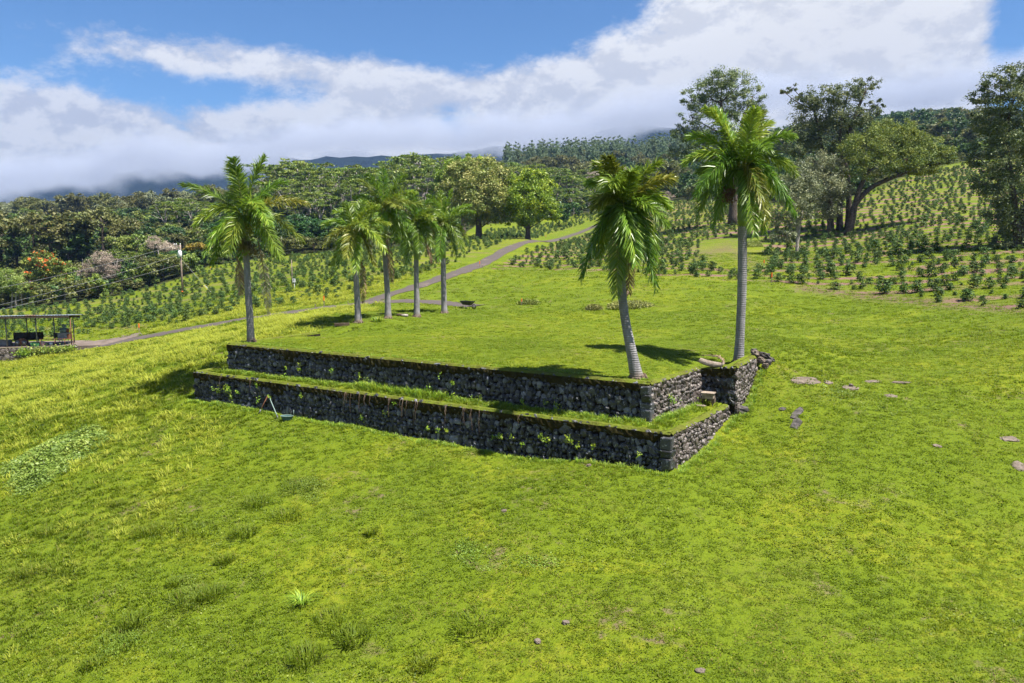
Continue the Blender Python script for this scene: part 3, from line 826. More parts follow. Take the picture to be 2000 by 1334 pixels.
# ------------------------------------------------------------------ grass and other ground cover
def scatter_tree(name, sources):
    """node group: copies of small meshes on the points of a mesh, turned and scaled by attributes"""
    t = bpy.data.node_groups.new(name, 'GeometryNodeTree')
    t.interface.new_socket('Geometry', in_out='INPUT', socket_type='NodeSocketGeometry')
    t.interface.new_socket('Geometry', in_out='OUTPUT', socket_type='NodeSocketGeometry')
    gi = t.nodes.new('NodeGroupInput'); go = t.nodes.new('NodeGroupOutput')
    inst = t.nodes.new('GeometryNodeInstanceOnPoints')
    j = t.nodes.new('GeometryNodeGeometryToInstance')
    for s in reversed(sources):
        oi = t.nodes.new('GeometryNodeObjectInfo'); oi.inputs['Object'].default_value = s; oi.transform_space = 'ORIGINAL'
        t.links.new(oi.outputs['Geometry'], j.inputs[0])
    def na(nm, ty):
        n = t.nodes.new('GeometryNodeInputNamedAttribute'); n.data_type = ty; n.inputs['Name'].default_value = nm
        return n.outputs['Attribute']
    t.links.new(gi.outputs[0], inst.inputs['Points']); t.links.new(j.outputs[0], inst.inputs['Instance'])
    inst.inputs['Pick Instance'].default_value = True
    t.links.new(na('pick', 'INT'), inst.inputs['Instance Index'])
    e = t.nodes.new('FunctionNodeEulerToRotation'); t.links.new(na('turn', 'FLOAT_VECTOR'), e.inputs[0])
    t.links.new(e.outputs[0], inst.inputs['Rotation']); t.links.new(na('size', 'FLOAT_VECTOR'), inst.inputs['Scale'])
    t.links.new(inst.outputs[0], go.inputs[0])
    return t
def scatter(name, pts, turn, size, pick, sources, label, parent=None):
    me = bpy.data.meshes.new(name); n = len(pts)
    me.vertices.add(n); me.vertices.foreach_set('co', np.asarray(pts, np.float32).ravel())
    a = me.attributes.new('turn', 'FLOAT_VECTOR', 'POINT'); a.data.foreach_set('vector', np.asarray(turn, np.float32).ravel())
    a = me.attributes.new('size', 'FLOAT_VECTOR', 'POINT'); a.data.foreach_set('vector', np.asarray(size, np.float32).ravel())
    a = me.attributes.new('pick', 'INT', 'POINT'); a.data.foreach_set('value', np.asarray(pick, np.int32))
    o = link(name, me, parent); md = o.modifiers.new('scatter', 'NODES'); md.node_group = scatter_tree(name, sources)
    return tag(o, label, None, None, 'stuff')
def tuft_mesh(name, seed, blades, spread, mat, lean=0.5, width=0.05):
    """a clump of bent grass blades of unit height"""
    rs = np.random.RandomState(seed); V = []; Q = []; T = []; ti = []
    for i in range(blades):
        a = rs.uniform(0, 2 * math.pi); r = spread * math.sqrt(rs.rand()); h = rs.uniform(.45, 1.0)
        b = np.array([r * math.cos(a), r * math.sin(a), -0.05]); la = a + rs.uniform(-1.2, 1.2); ln = lean * rs.uniform(.3, 1.3)
        dr = np.array([math.cos(la), math.sin(la), 0]); sd = np.array([-dr[1], dr[0], 0]) * width * rs.uniform(.6, 1.3)
        m = b + dr * ln * .35 * h + np.array([0, 0, .62 * h]); tip = b + dr * ln * h + np.array([0, 0, h * (1.0 - .25 * ln)])
        n = len(V); V += [b - sd, b + sd, m + sd * .8, m - sd * .8, tip]; Q.append((n, n + 1, n + 2, n + 3)); T.append((n + 3, n + 2, n + 4))
        ti += [rs.rand()] * 5
    return mesh_np(name, V, Q, T, [mat], ti)
def source(me): return bpy.data.objects.new(me.name, me)
LAWN_SRC = [source(tuft_mesh('lawn_tuft', 40 + i, 16, 1.25, M['grass'], 1.0, 0.13)) for i in range(5)]
MEAD_SRC = [source(tuft_mesh('meadow_tuft', 60 + i, 22, 0.55, M['meadow'], 0.9, 0.035)) for i in range(5)]
def road_free(x, y): return (segdist(x, y, ROAD) > 1.75) & (segdist(x, y, BRANCH) > 1.2)
def wall_free(x, y):
    return (segdist(x, y, [A_, B_, C_, E_, D_]) > 0.34) & (segdist(x, y, [F_, G_, H_]) > 0.34)
def scatter_lawn():
    X = []; Yv = []; H = []; S = []
    for y0, y1, dens, h, sp in ((8, 19, 62, .060, .075), (19, 28, 42, .065, .09), (28, 40, 24, .075, .12), (40, 60, 8, .09, .17), (60, 100, 2.2, .12, .27)):
        w = 0.92 * y1 + 6
        n = int(dens * (y1 - y0) * 2 * w)
        x = RS.uniform(-w, w, n); y = RS.uniform(y0, y1, n)
        k = np.abs(x) < 0.92 * y + 5; x = x[k]; y = y[k]
        # no blades in the bare spots, longer ones in patches
        pn = vnoise(x * .30, y * .30, 31) * .6 + vnoise(x * 1.3, y * 1.3, 32) * .4
        k = (pn + RS.rand(len(x)) * .35 > 0.27) & road_free(x, y) & wall_free(x, y); x = x[k]; y = y[k]; pn = pn[k]
        X.append(x); Yv.append(y); H.append(h * (0.62 + 1.5 * pn ** 2.4) * RS.uniform(.7, 1.3, len(x))); S.append(sp * RS.uniform(.75, 1.25, len(x)))
    x = np.concatenate(X); y = np.concatenate(Yv); h = np.concatenate(H); s = np.concatenate(S)
    longer = np.clip((-x - .18 * y - 2) / 9, 0, 1) * np.clip((y - 8) / 10, 0, 1)
    terr = inpoly(x, y, UP_POLY); h = np.where(terr, h * .7, h * (1 + 1.1 * longer)); lo = inpoly(x, y, LO_POLY); h = np.where(lo, h * 2.0, h)
    n = len(x); tr = np.zeros((n, 3)); tr[:, 2] = RS.uniform(0, 6.28, n); tr[:, :2] = RS.uniform(-.15, .15, (n, 2))
    scatter('lawn_grass', np.stack([x, y, gz(x, y)], -1), tr, np.stack([s, s, h], -1), RS.randint(0, 5, n), LAWN_SRC, 'short mown grass of the lawn and terraces')
    # longer tousled grass in the meadow on the left
    n = 34000; x = RS.uniform(-84, -8, n); y = RS.uniform(17, 88, n)
    edge = vnoise(x * .22, y * .22, 41)
    k = (x < -11 - 2 * edge - np.clip(33 - y, 0, 30) * .10) & (np.abs(x) < 0.95 * y + 5) & road_free(x, y) & ~inpoly(x, y, UP_POLY) & ~inpoly(x, y, LO_POLY)
    k &= (segdist(x, y, [F_, G_]) > 1.6) & (vnoise(x * .5, y * .5, 42) + RS.rand(n) * .5 > .55) & (RS.rand(n) < np.clip(.25 + (y - 20) / 50, .2, 1))
    sp = segdist(x, y, ROAD); k &= ~((y > 73) & (x < -38))
    x = x[k]; y = y[k]; n = len(x); hh = (.16 + .26 * vnoise(x * .6, y * .6, 43)) * RS.uniform(.7, 1.3, n) * np.clip((y + 12) / 50, .55, 1.15)
    tr = np.zeros((n, 3)); tr[:, 2] = RS.uniform(0, 6.28, n)
    scatter('meadow_grass', np.stack([x, y, gz(x, y)], -1), tr, np.stack([hh * 1.5, hh * 1.5, hh], -1), RS.randint(0, 5, n), MEAD_SRC, 'long yellowish grass on the left slope')
scatter_lawn()

def leaf_np(rs, centers, size, up=0.4, aspect=0.55, out=None):
    """one rhombic leaf at every centre, turned at random"""
    n = len(centers); nr = rs.normal(size=(n, 3)); nr[:, 2] += up
    if out is not None: nr += out
    nr /= np.linalg.norm(nr, axis=1, keepdims=True) + 1e-9
    a = np.cross(nr, rs.normal(size=(n, 3))); a /= np.linalg.norm(a, axis=1, keepdims=True) + 1e-9
    b = np.cross(nr, a); s = size * rs.uniform(.6, 1.4, (n, 1)) * .5
    v = np.stack([centers - a * s, centers + b * s * aspect + nr * s * .12, centers + a * s, centers - b * s * aspect + nr * s * .12], axis=1).reshape(-1, 3)
    return v, np.arange(n * 4).reshape(n, 4)
# creeping patch on the left brow
def creeper_patch(name, outline, n, size, height, label, seed, mat='vine', gaps=.42):
    rs = np.random.RandomState(seed); pts = [on_ground(*q) for q in outline]; poly = [(p.x, p.y) for p in pts]
    lo = np.min(poly, 0); hi = np.max(poly, 0)
    x = rs.uniform(lo[0], hi[0], n * 3); y = rs.uniform(lo[1], hi[1], n * 3)
    d = segdist(x, y, poly, True)
    k = inpoly(x, y, poly) & (d * 1.0 - 1.1 * vnoise(x * .9, y * .9, 77) + rs.rand(len(x)) * .9 > .30) & (vnoise(x * 1.2, y * 1.2, seed) + rs.rand(len(x)) * .6 > gaps)
    x = x[k][:n]; y = y[k][:n]; d = d[k][:n]
    z = gz(x, y) + height * np.clip(d / 1.0, .15, 1) * (0.35 + .65 * vnoise(x * 1.7, y * 1.7, 9)) * rs.uniform(.25, 1.05, len(x))
    v, q = leaf_np(rs, np.stack([x, y, z], -1), size, 1.6, .7)
    t = np.repeat(np.clip(vnoise(x * 2, y * 2, 5) * .6 + rs.rand(len(x)) * .4, 0, 1), 4)
    tag(link(name, mesh_np(name, v, q, mats=[M[mat]], tint=t)), label, None, None, 'stuff')
creeper_patch('creeper', [(0,905),(70,872),(130,845),(215,836),(232,855),(190,880),(150,915),(95,950),(40,972),(5,960)], 15000, .13, .40, 'leafy creeper mat on the brow of the left slope', 3)
creeper_patch('creeper', [(1480,725),(1560,760),(1650,785),(1700,775),(1640,745),(1560,735)], 1500, .07, .14, 'low leafy weeds among the flat rocks right of the wall', 4)

for i, (ol, n_, lab) in enumerate([
    ([(140,1300),(200,1240),(265,1195),(310,1205),(290,1250),(230,1290),(170,1320)], 5200, 'dark leafy weeds in the turf at the lower left'),
    ([(325,1180),(345,1125),(390,1120),(410,1160),(370,1195)], 3000, 'dark leafy weeds left of the largest grass clump'),
    ([(860,1085),(880,1045),(960,1060),(1060,1075),(1130,1090),(1090,1125),(980,1120),(900,1110)], 6500, 'patch of dark leafy weeds below the middle of the wall'),
    ([(535,965),(560,935),(620,930),(650,950),(620,985),(570,985)], 2600, 'dark weeds below the left half of the wall'),
    ]):
    creeper_patch('weed_patch', ol, n_, .055, .10, lab, 20 + i, 'weedpatch', .62)
# straw-coloured and broad-leaved bits all over the turf
def turf_litter():
    rs = np.random.RandomState(29); n = 60000; y = rs.uniform(11, 34, n); x = rs.uniform(-.78, .78, n) * y
    pn = vnoise(x * .45, y * .45, 91) * .6 + vnoise(x * 1.7, y * 1.7, 92) * .4
    for nm, k, mat, sz, lab in (('dry_grass', pn > .64, 'straw', .065, 'dry straw-coloured grass bits in the turf'), ('clover', pn < .36, 'weedpatch', .05, 'small broad-leaved weeds in the turf')):
        q = k & wall_free(x, y) & ~inpoly(x, y, UP_POLY) & ~inpoly(x, y, LO_POLY); X = x[q]; Y = y[q]
        v, f = leaf_np(rs, np.stack([X, Y, gz(X, Y) + rs.uniform(.015, .06, len(X))], -1), sz, 1.0, .22 if nm == 'dry_grass' else .8)
        tag(link(nm, mesh_np(nm, v, f, mats=[M[mat]], tint=np.repeat(rs.rand(len(X)), 4))), lab, None, None, 'stuff')
turf_litter()

# ------------------------------------------------------------------ royal palms
def bez(p0, p1, p2, n):
    t = np.linspace(0, 1, n)[:, None]
    return (1 - t) ** 2 * p0 + 2 * t * (1 - t) * p1 + t ** 2 * p2
def frond_mesh(name, p0, p1, p2, rs, leaf_len, mats, pairs=60, droop=1.0, tint0=None, bare=0.10, wind=(0, 0, 0)):
    """feather leaf along a curve: rib and two plumose rows of narrow leaflets"""
    p0, p1, p2 = [np.array(p, float) for p in (p0, p1, p2)]
    C = bez(p0, p1, p2, 41); V = []; Q = []; T = []; mi_q = []; mi_t = []; ti = []
    base = rs.rand() * .5 if tint0 is None else tint0
    n = 9; S = C[::5]; rad = np.linspace(.034, .006, len(S))
    for i, p in enumerate(S):
        d = S[min(i + 1, n - 1)] - S[max(i - 1, 0)]; d /= np.linalg.norm(d)
        a = np.cross(d, (0, 0, 1.0)); a /= np.linalg.norm(a) + 1e-6; b = np.cross(a, d)
        for k in range(4):
            an = math.pi / 2 * k + .785; V.append(p + (a * math.cos(an) + b * math.sin(an)) * rad[i]); ti.append(.5)
    for i in range(n - 1):
        for k in range(4): Q.append((i * 4 + k, i * 4 + (k + 1) % 4, i * 4 + 4 + (k + 1) % 4, i * 4 + 4 + k)); mi_q.append(1)
    W3 = np.array(wind)
    for j in range(pairs):
        for sgn in (-1, 1):
            t = bare + (1 - bare) * (j + rs.rand()) / pairs
            f = t * 40; i = min(int(f), 39); p = C[i] + (C[i + 1] - C[i]) * (f - i)
            d = C[min(i + 1, 40)] - C[max(i - 1, 0)]; d /= np.linalg.norm(d) + 1e-9
            a = np.cross(d, (0, 0, 1.0)); na = np.linalg.norm(a)
            a = a / na if na > .15 else np.array([1.0, 0, 0]); u = np.cross(a, d)
            L = leaf_len * (0.45 + 0.75 * math.sin(math.pi * min(1, .12 + t * .80)) ) * rs.uniform(.82, 1.12) * (1 - .30 * max(0, t - .85) / .15)
            tilt = rs.normal(.15, .45)
            w = a * sgn * math.cos(tilt) + u * math.sin(tilt); dirn = w * .80 + d * (.45 + .5 * t); dirn /= np.linalg.norm(dirn)
            g = droop * rs.uniform(.3, 1.05)
            m = p + dirn * L * .5 + np.array([0, 0, -.07 * L * g]) + W3 * L * .12
            e = p + dirn * L * (.97 - .10 * g) + np.array([0, 0, -.36 * L * g]) + W3 * L * .35
            wd = d * rs.uniform(.6, 1.0) + rs.normal(size=3) * .45; wd -= dirn * np.dot(wd, dirn); wd /= np.linalg.norm(wd) + 1e-9; wd = wd * .022 * rs.uniform(.8, 1.3)
            b = len(V); V += [p - wd * .6, p + wd * .6, m + wd, m - wd, e]
            Q.append((b, b + 1, b + 2, b + 3)); mi_q.append(0); T.append((b + 3, b + 2, b + 4)); mi_t.append(0)
            tt = np.clip(base + rs.rand() * .45, 0, 1); ti += [tt] * 5
    return mesh_np(name, V, Q, T, mats, ti, mi_q + mi_t)

def palm(label, base, trunk, rads, centre, tips, seed, leaf_len=.75, fruits=(), dead=(), yellow=0.2, pairs=60):
    """trunk: photograph points up the stem; tips: (px, py, depth offset m, arch m) of each leaf"""
    rs = np.random.RandomState(seed); Y = base[2]
    p = W(*base); bx, by = p.x, p.y; zb = float(gz(bx, by)); root = empty('royal_palm', (bx, by, zb), label, 'palm tree', 'royal palms on the terrace lawn')
    R = np.array(root.location)
    path = catmull([Vector((bx, by, zb - .15))] + [W(a, b, Y) for a, b in trunk], 8)
    mb = MB(); n = len(path); rr = np.interp(np.linspace(0, 1, n), np.linspace(0, 1, len(rads)), rads)
    rr[0] *= 1.25; rr[1] *= 1.12; rr[2] *= 1.04
    mb.tube([q - root.location for q in path], list(rr), 18, 0); mb.build('trunk', M['palmbark'], root)
    top = path[-1]; c = W(centre[0], centre[1], Y)
    mb = MB(); sh = [top + (c - top) * k for k in (-.06, .12, .3, .6, .85, 1.0)]
    r0 = rads[-1]; mb.tube([q - root.location for q in sh], [r0 * .98, r0 * 1.12, r0 * 1.05, r0 * .8, r0 * .5, r0 * .28], 14); mb.build('crownshaft', M['crownshaft'], root)
    # bases of the old leaf stalks and a ring of root mat
    mb = MB()
    for k in range(26):
        a = rs.uniform(0, 6.28); q = Vector((math.cos(a), math.sin(a), 0)) * rads[0] * rs.uniform(1.15, 1.7)
        mb.tube([(q.x * .7, q.y * .7, .20 * rs.rand()), (q.x, q.y, -.06)], [.022, .03], 5, 0, rs.rand())
    tag(mb.build('root_ring', M['brownbark'], root), kind='stuff')
    cc = np.array(c) - R
    tips = list(tips)
    for k in range(2):                      # leaves towards and away from the viewer
        a = rs.uniform(-.9, .9); s_ = 1 if k % 2 else -1; e = rs.uniform(-1.1, 1.0); r_ = rs.uniform(1.7, 2.3); q_ = F / Y
        tips.append((centre[0] + r_ * math.sin(a) * q_, centre[1] - e * .9 * q_, s_ * r_ * math.cos(a), rs.uniform(.7, 1.1)))
    for i, tp in enumerate(tips):
        t = np.array(W(tp[0], tp[1], Y)) - R; t[1] += tp[2]; t = cc + (t - cc) * 1.04
        st = cc + np.array([0, 0, -rs.uniform(.0, .30)]); up = tp[3]
        mid = st + (t - st) * .42 + np.array([0, 0, up])
        ys = rs.rand() < yellow
        me = frond_mesh('frond', st, mid, t, rs, leaf_len * 0.98, [M['frondy'] if ys else M['frond'], M['rachis']], int(pairs * 2.0), 1.0, None, .10, (-.12, 0, 0))
        link('frond', me, root)
    # spear leaf
    for (px, py, dy, kind) in fruits:
        q = W(px, py, Y + dy) - root.location; mb = MB(); a0 = Vector(cc) + Vector((0, 0, -.9))
        for k in range(70):
            e = q + Vector(rs.normal(0, .17, 3)); mb.tube([a0 + (q - a0) * .75, (a0 + e) * .5 + (q - a0) * .25 + Vector((0, 0, .08)), e], [.012, .010, .012], 3, 0, rs.rand(), False)
        for k in range(90):
            e = q + Vector(rs.normal(0, .17, 3)) * 1.05; v, f = PROTO[k % 14]; mb.add([e + Vector(x) * .07 for x in v], f, 0, rs.rand())
        tag(mb.build('fruit_cluster', M[kind], root), kind='stuff')
    for (x0, y0, x1, y1, dy, kind) in dead:
        a = np.array(W(x0, y0, Y + dy)) - R; b = np.array(W(x1, y1, Y + dy)) - R
        me = frond_mesh('dead_frond', a, (a + b) / 2 + np.array([.12, 0, .15]), b, rs, leaf_len * .55, [M[kind], M['deadfrond']], 46, 1.7, None, .12)
        link('dead_frond', me, root)
    return root

palm('tall royal palm at the left corner of the upper terrace wall', (490,668,38.6), [(488,620),(484,560),(481,498)], [.215,.18,.17,.165,.16], (477,416),
     [(358,362,.2,.75),(440,322,.9,.9),(468,318,-.9,.9),(512,310,.3,.9),(538,352,1.5,.9),(599,399,-.3,.95),(578,470,.9,1.3),(560,502,-1.1,1.35),(420,495,-1.1,1.35),(405,512,.8,1.4),
      (430,380,1.6,.9),(545,440,-1.6,1.2),(470,492,-1.6,1.1),(520,500,1.5,1.2),(392,440,-.5,1.2),(455,505,1.3,1.3)], 1, .76,
     [(482,449,-.5,'fruit'),(470,478,-.45,'fruitstalk'),(490,487,-.5,'fruitstalk')], [(504,470,525,612,.9,'palefrond'),(462,500,470,575,.5,'deadfrond')], .22, 62)
palm('shortest royal palm, leftmost of the row of four', (700,634,48.2), [(698,590),(696,550),(694,515)], [.26,.20,.185,.175,.17], (693,448),
     [(630,440,.3,.9),(650,412,1.0,.8),(672,398,.4,.6),(705,392,.8,.6),(740,405,-.5,.7),(757,438,.2,.8),(755,490,-.8,1.3),(728,515,.4,1.2),(705,528,-1.5,1.2),(668,520,-1.0,1.3),(648,518,.5,1.4),(640,480,-.6,1.2),(690,500,-1.8,.9),(745,460,1.4,1.0)], 2, .70,
     [(700,513,.45,'fruitbrown')], [(705,505,709,590,.35,'deadfrond')], .2, 52)
palm('tallest royal palm of the row of four, with a long dead brown frond', (758,627,50.6), [(757,580),(754,530),(752,490)], [.26,.20,.185,.175,.17], (750,408),
     [(700,350,.4,.6),(725,345,-.9,.6),(746,332,.3,.4),(778,340,1.0,.6),(792,345,-.2,.6),(822,402,.4,.9),(815,380,-1.2,.9),(806,450,-1.0,1.3),(795,475,.6,1.3),(700,470,-.8,1.3),(688,440,.5,1.2),(690,385,.9,.8),(745,465,-1.8,.9),(770,470,1.6,1.2),(690,410,-1.4,.9)], 3, .68,
     [], [(752,450,766,550,-.35,'deadfrond'),(748,455,758,535,.4,'deadfrond')], .2, 52)
palm('slim royal palm, third from the left in the row of four', (814,621,53.2), [(814,580),(813,540),(813,506)], [.25,.20,.185,.175,.17], (812,434),
     [(765,405,.4,.7),(785,385,1.2,.6),(805,376,-.4,.4),(835,392,.5,.6),(858,415,-.6,.8),(860,455,.3,1.1),(845,480,-1.0,1.2),(800,510,-.9,1.2),(785,495,.7,1.2),(770,470,-.5,1.2),(768,440,.9,.9),(825,490,-1.6,.9)], 4, .70,
     [], [(826,462,842,512,-.35,'deadfrond')], .15, 52)
palm('rightmost royal palm of the row of four, nearest the wheelbarrow', (868,612,57.4), [(867,580),(866,540),(866,503)], [.27,.215,.20,.195,.185], (865,434),
     [(820,395,.6,.7),(842,385,-.8,.6),(860,375,.4,.4),(882,372,.2,.5),(925,415,-.4,.9),(915,400,1.2,.8),(912,470,.5,1.3),(905,488,-1.0,1.3),(888,500,.9,1.3),(862,506,-1.6,1.1),(838,480,-.6,1.2),(825,450,.6,1.0),(815,430,-.9,.9)], 5, .66,
     [], [(850,470,854,512,.35,'deadfrond')], .12, 52)
palm('leaning royal palm with drooping fronds at the front corner of the upper wall', (1246,740,27.3), [(1232,680),(1219,610),(1213,540),(1216,478)], [.27,.20,.17,.16,.16,.155], (1216,396),
     [(1168,320,.4,.7),(1182,316,-.7,.6),(1160,356,.9,.7),(1163,402,-.5,.75),(1200,330,1.0,.5),(1222,345,-1.0,.5),(1256,330,.9,.6),(1288,318,.2,.6),(1310,352,-.3,.7),(1308,402,.5,.9),(1288,440,-.9,1.0),(1286,502,.4,1.3),(1272,556,-.6,1.3),(1232,510,-1.1,1.0),(1198,568,-.8,1.2),(1140,540,.2,1.3),(1176,500,.9,1.2),(1215,488,-.9,.9),(1255,470,1.1,1.1)], 6, .66,
     [(1224,490,.30,'fruitbrown')], [(1222,480,1228,575,.30,'deadfrond')], .16, 74)
palm('tallest royal palm at the right end of the terrace with a wide crown', (1443,692,34.0), [(1446,640),(1449,570),(1450,500),(1450,440)], [.26,.20,.20,.205,.20,.19], (1449,322),
     [(1382,214,.2,.9),(1410,208,.9,.6),(1494,218,.5,.7),(1520,232,1.3,.8),(1540,270,-.4,1.0),(1556,338,.3,1.2),(1540,416,-.5,1.5),(1500,446,.6,1.6),(1452,456,-1.5,1.3),(1400,440,.4,1.6),(1360,420,-.4,1.6),(1352,384,-1.0,1.4),(1342,318,.2,1.1),(1358,262,.9,.9),(1528,372,1.2,1.4),(1478,430,-1.2,1.4),(1420,420,1.3,1.3),(1460,225,-1.0,.6)], 7, .74,
     [(1424,382,-.25,'fruitbrown'),(1476,378,-.25,'fruitbrown')], [], .12, 78)

# ------------------------------------------------------------------ broad-leaved trees
def crown(rs, blobs, n, leaf, sub=0.30, per=110, flat=0.7, dens=1.0):
    """leaves gathered in small clumps spread through the blobs; returns mesh arrays and the clump centres"""
    vol = np.array([b[3] * b[4] * b[5] for b in blobs]) ** .67; share = vol / vol.sum()
    C = []; O = []; T = []; subs = []
    for b, s in zip(blobs, share):
        k = max(3, int(n * s / per)); r = np.array(b[3:6]); c = np.array(b[:3])
        for _ in range(k):
            d = rs.normal(size=3); d /= np.linalg.norm(d); d[2] = d[2] * (1 if d[2] > 0 else .75)
            rad = rs.uniform(.35, 1.0) ** .6; sc = c + d * r * rad; sr = sub * r.mean() * rs.uniform(.6, 1.4)
            m = int(per * rs.uniform(.5, 1.4)); off = rs.normal(size=(m, 3)) * sr * .55; off[:, 2] *= flat
            C.append(sc + off); O.append(np.tile(d, (m, 1)) * .5); T.append(np.clip(rs.rand() * .55 + rs.rand(m) * .45, 0, 1)); subs.append((sc, b))
    C = np.concatenate(C); v, q = leaf_np(rs, C, leaf, .5, .6, np.concatenate(O)); return v, q, np.repeat(np.concatenate(T), 4), subs
def limb_path(a, b, rs, sag=.06, n=5):
    a = Vector(a); b = Vector(b); L = (b - a).length; side = Vector(rs.normal(size=3)) * L * sag
    return [a + (b - a) * t + side * math.sin(math.pi * t) + Vector((0, 0, -L * .10 * math.sin(math.pi * t))) for t in [i / (n - 1) for i in range(n)]]
def make_limbs(mb, rs, tops, blobs, subs, r1, twigs=4, m=0):
    for b in blobs:
        c = Vector(b[:3]); tp = min(tops, key=lambda t: (Vector(t) - c).length + .6 * abs(c.z - t[2] - 3))
        mb.tube(limb_path(tp, c, rs), [r1, r1 * .8, r1 * .6, r1 * .45, r1 * .3], 6, m, rs.rand())
        mine = [s[0] for s in subs if s[1] is b]; rs.shuffle(mine)
        for sc in mine[:twigs]:
            mb.tube(limb_path(c, sc, rs, .1, 4), [r1 * .32, r1 * .22, r1 * .14, r1 * .07], 4, m, rs.rand(), False)
def hero_tree(name, label, base, stems, blobs, n, leaf, lm, bm, r0, seed, sub=.30, per=110, flat=.7, group=None, twigs=5, cat='tree', ground=True, extra=None):
    """a tree read off the photograph: stems are pixel paths, blobs are (px, py, rx px, ry px, depth offset m)"""
    rs = np.random.RandomState(seed); Y = base[2]; p = W(*base)
    if ground: p.z = float(gz(p.x, p.y))
    root = empty(name, p, label, cat, group); k = Y / F
    mb = MB(); tops = []
    for s in stems:
        pts = [Vector((W(*s[0], Y).x, Y, p.z - .3))] + [W(a, b, Y) for a, b in s[1:]]
        path = [q - p for q in catmull(pts, 5)]; m = len(path)
        rr = [r0 * (1.0 - .65 * i / (m - 1)) for i in range(m)]; rr[0] *= 1.35; rr[1] *= 1.12
        mb.tube(path, rr, 10, 0, rs.rand()); tops += [tuple(q) for q in path[2:]]
    L = [(*(W(b[0], b[1], Y + b[4]) - p), b[2] * k * 1.08, max(b[2], b[3]) * k * .8, b[3] * k) for b in blobs]
    v, q, t, subs = crown(rs, L, int(n * 2.0), leaf * .84, sub * .92, per, flat)
    make_limbs(mb, rs, tops, L, subs, r0 * .26, twigs)
    mb.build('trunk', M[bm], root)
    link('crown', mesh_np('crown', v, q, mats=[M[lm]], tint=t), root)
    if extra: extra(root, rs, subs)
    return root
hero_tree('eucalyptus_tree', 'tall open-crowned eucalyptus behind the tallest right-hand palm', (1430,437,140), [[(1430,437),(1431,380),(1428,310),(1415,250),(1408,200)],[(1432,380),(1440,300),(1455,220)]],
  [(1410,150,32,24,0),(1380,178,34,25,1),(1440,170,36,28,-1),(1352,195,24,20,0),(1470,188,24,26,1),(1400,210,50,28,2),(1455,222,36,24,0),(1352,228,22,20,-1),(1330,262,22,18,0),(1365,270,40,24,1),(1410,262,44,26,-1),(1345,300,38,20,1),(1484,215,12,16,0)], 16000, .34, 'euc', 'bark', .75, 21, .27, 70)
hero_tree('eucalyptus_tree', 'tall eucalyptus with several trunks in the right-hand coffee field', (1645,455,118), [[(1622,455),(1622,400),(1612,340),(1600,260),(1590,215)],[(1640,452),(1641,390),(1646,320),(1665,240),(1690,180)],[(1655,452),(1658,400),(1655,340),(1640,270),(1650,200)]],
  [(1690,165,26,20,1),(1655,185,34,24,0),(1610,190,34,26,-1),(1575,200,30,20,0),(1548,172,13,9,0),(1535,182,14,7,1),(1600,232,44,28,1),(1650,228,40,26,-1),(1695,222,24,20,0),(1570,260,36,28,0),(1620,275,46,30,1),(1560,292,28,24,-1),(1680,255,34,24,1),(1712,205,14,12,0),(1660,300,40,30,2)], 19000, .30, 'euc', 'bark', .50, 22, .27, 70)
hero_tree('eucalyptus_tree', 'wind-swept golden-green tree leaning right over the coffee field', (1660,448,112), [[(1656,448),(1668,405),(1700,368),(1745,346),(1800,325),(1840,318)],[(1660,440),(1675,380),(1700,330),(1730,300)]],
  [(1690,290,44,36,0),(1735,285,46,36,1),(1780,275,34,24,0),(1770,310,44,28,-1),(1815,285,28,24,1),(1830,310,32,22,0),(1700,330,44,26,-1),(1765,250,26,16,1),(1850,300,18,16,0),(1720,255,36,20,2),(1800,330,36,14,1)], 20000, .28, 'eucgold', 'bark', .48, 23, .28, 80)
hero_tree('eucalyptus_tree', 'grey-leaved tree just left of the leaning golden tree', (1622,462,112), [[(1622,462),(1618,430),(1612,390),(1608,350)]],
  [(1600,320,34,24,0),(1575,345,26,26,-1),(1625,330,30,26,1),(1610,365,40,30,-1),(1640,370,26,30,0),(1590,395,28,26,0),(1622,410,24,26,-1)], 12000, .27, 'eucgrey', 'bark', .30, 24, .28, 70)
hero_tree('eucalyptus_tree', 'thin pale-stemmed sapling tree right of the tallest palm', (1556,494,98), [[(1556,494),(1557,450),(1553,410),(1545,380)],[(1557,460),(1565,420),(1575,395)]],
  [(1560,340,24,24,0),(1580,370,28,26,1),(1552,385,30,28,-1),(1575,415,24,18,0),(1535,430,28,20,0),(1530,460,26,16,-1),(1548,360,24,22,0)], 7500, .24, 'eucgrey', 'palebark', .20, 25, .28, 60)
hero_tree('shade_tree', 'large dark tree filling the right edge of the picture', (1985,510,78), [[(1985,510),(1985,440),(1975,350),(1960,260)],[(1990,470),(2010,380),(2030,280)]],
  [(2000,140,36,24,0),(1955,160,40,24,0),(1925,190,34,22,1),(1975,200,44,30,-1),(2030,180,44,40,0),(1935,240,40,30,0),(1990,260,50,40,-1),(1925,290,30,24,1),(2040,300,50,60,0),(1960,320,44,34,-1),(1912,310,22,20,0),(1930,360,32,30,0),(1985,380,48,44,-1),(1955,420,34,34,0),(2010,450,50,44,0),(1950,470,20,26,0),(2040,420,50,60,1)], 30000, .24, 'euc', 'bark', .45, 26, .27, 90)
hero_tree('mango_tree', 'broad rounded mango tree with pale flowering top beside the road', (935,467,150), [[(935,467),(935,440),(932,410),(938,370)]],
  [(940,330,40,22,0),(905,338,32,24,0),(975,350,36,28,0),(940,362,48,28,-2),(890,365,34,26,0),(865,382,24,20,0),(985,385,32,30,0),(945,398,54,30,-2),(905,405,34,26,0),(970,420,34,20,0),(920,428,30,16,1)], 17000, .46, 'mangodry', 'bark', .75, 27, .27, 80, extra=None)
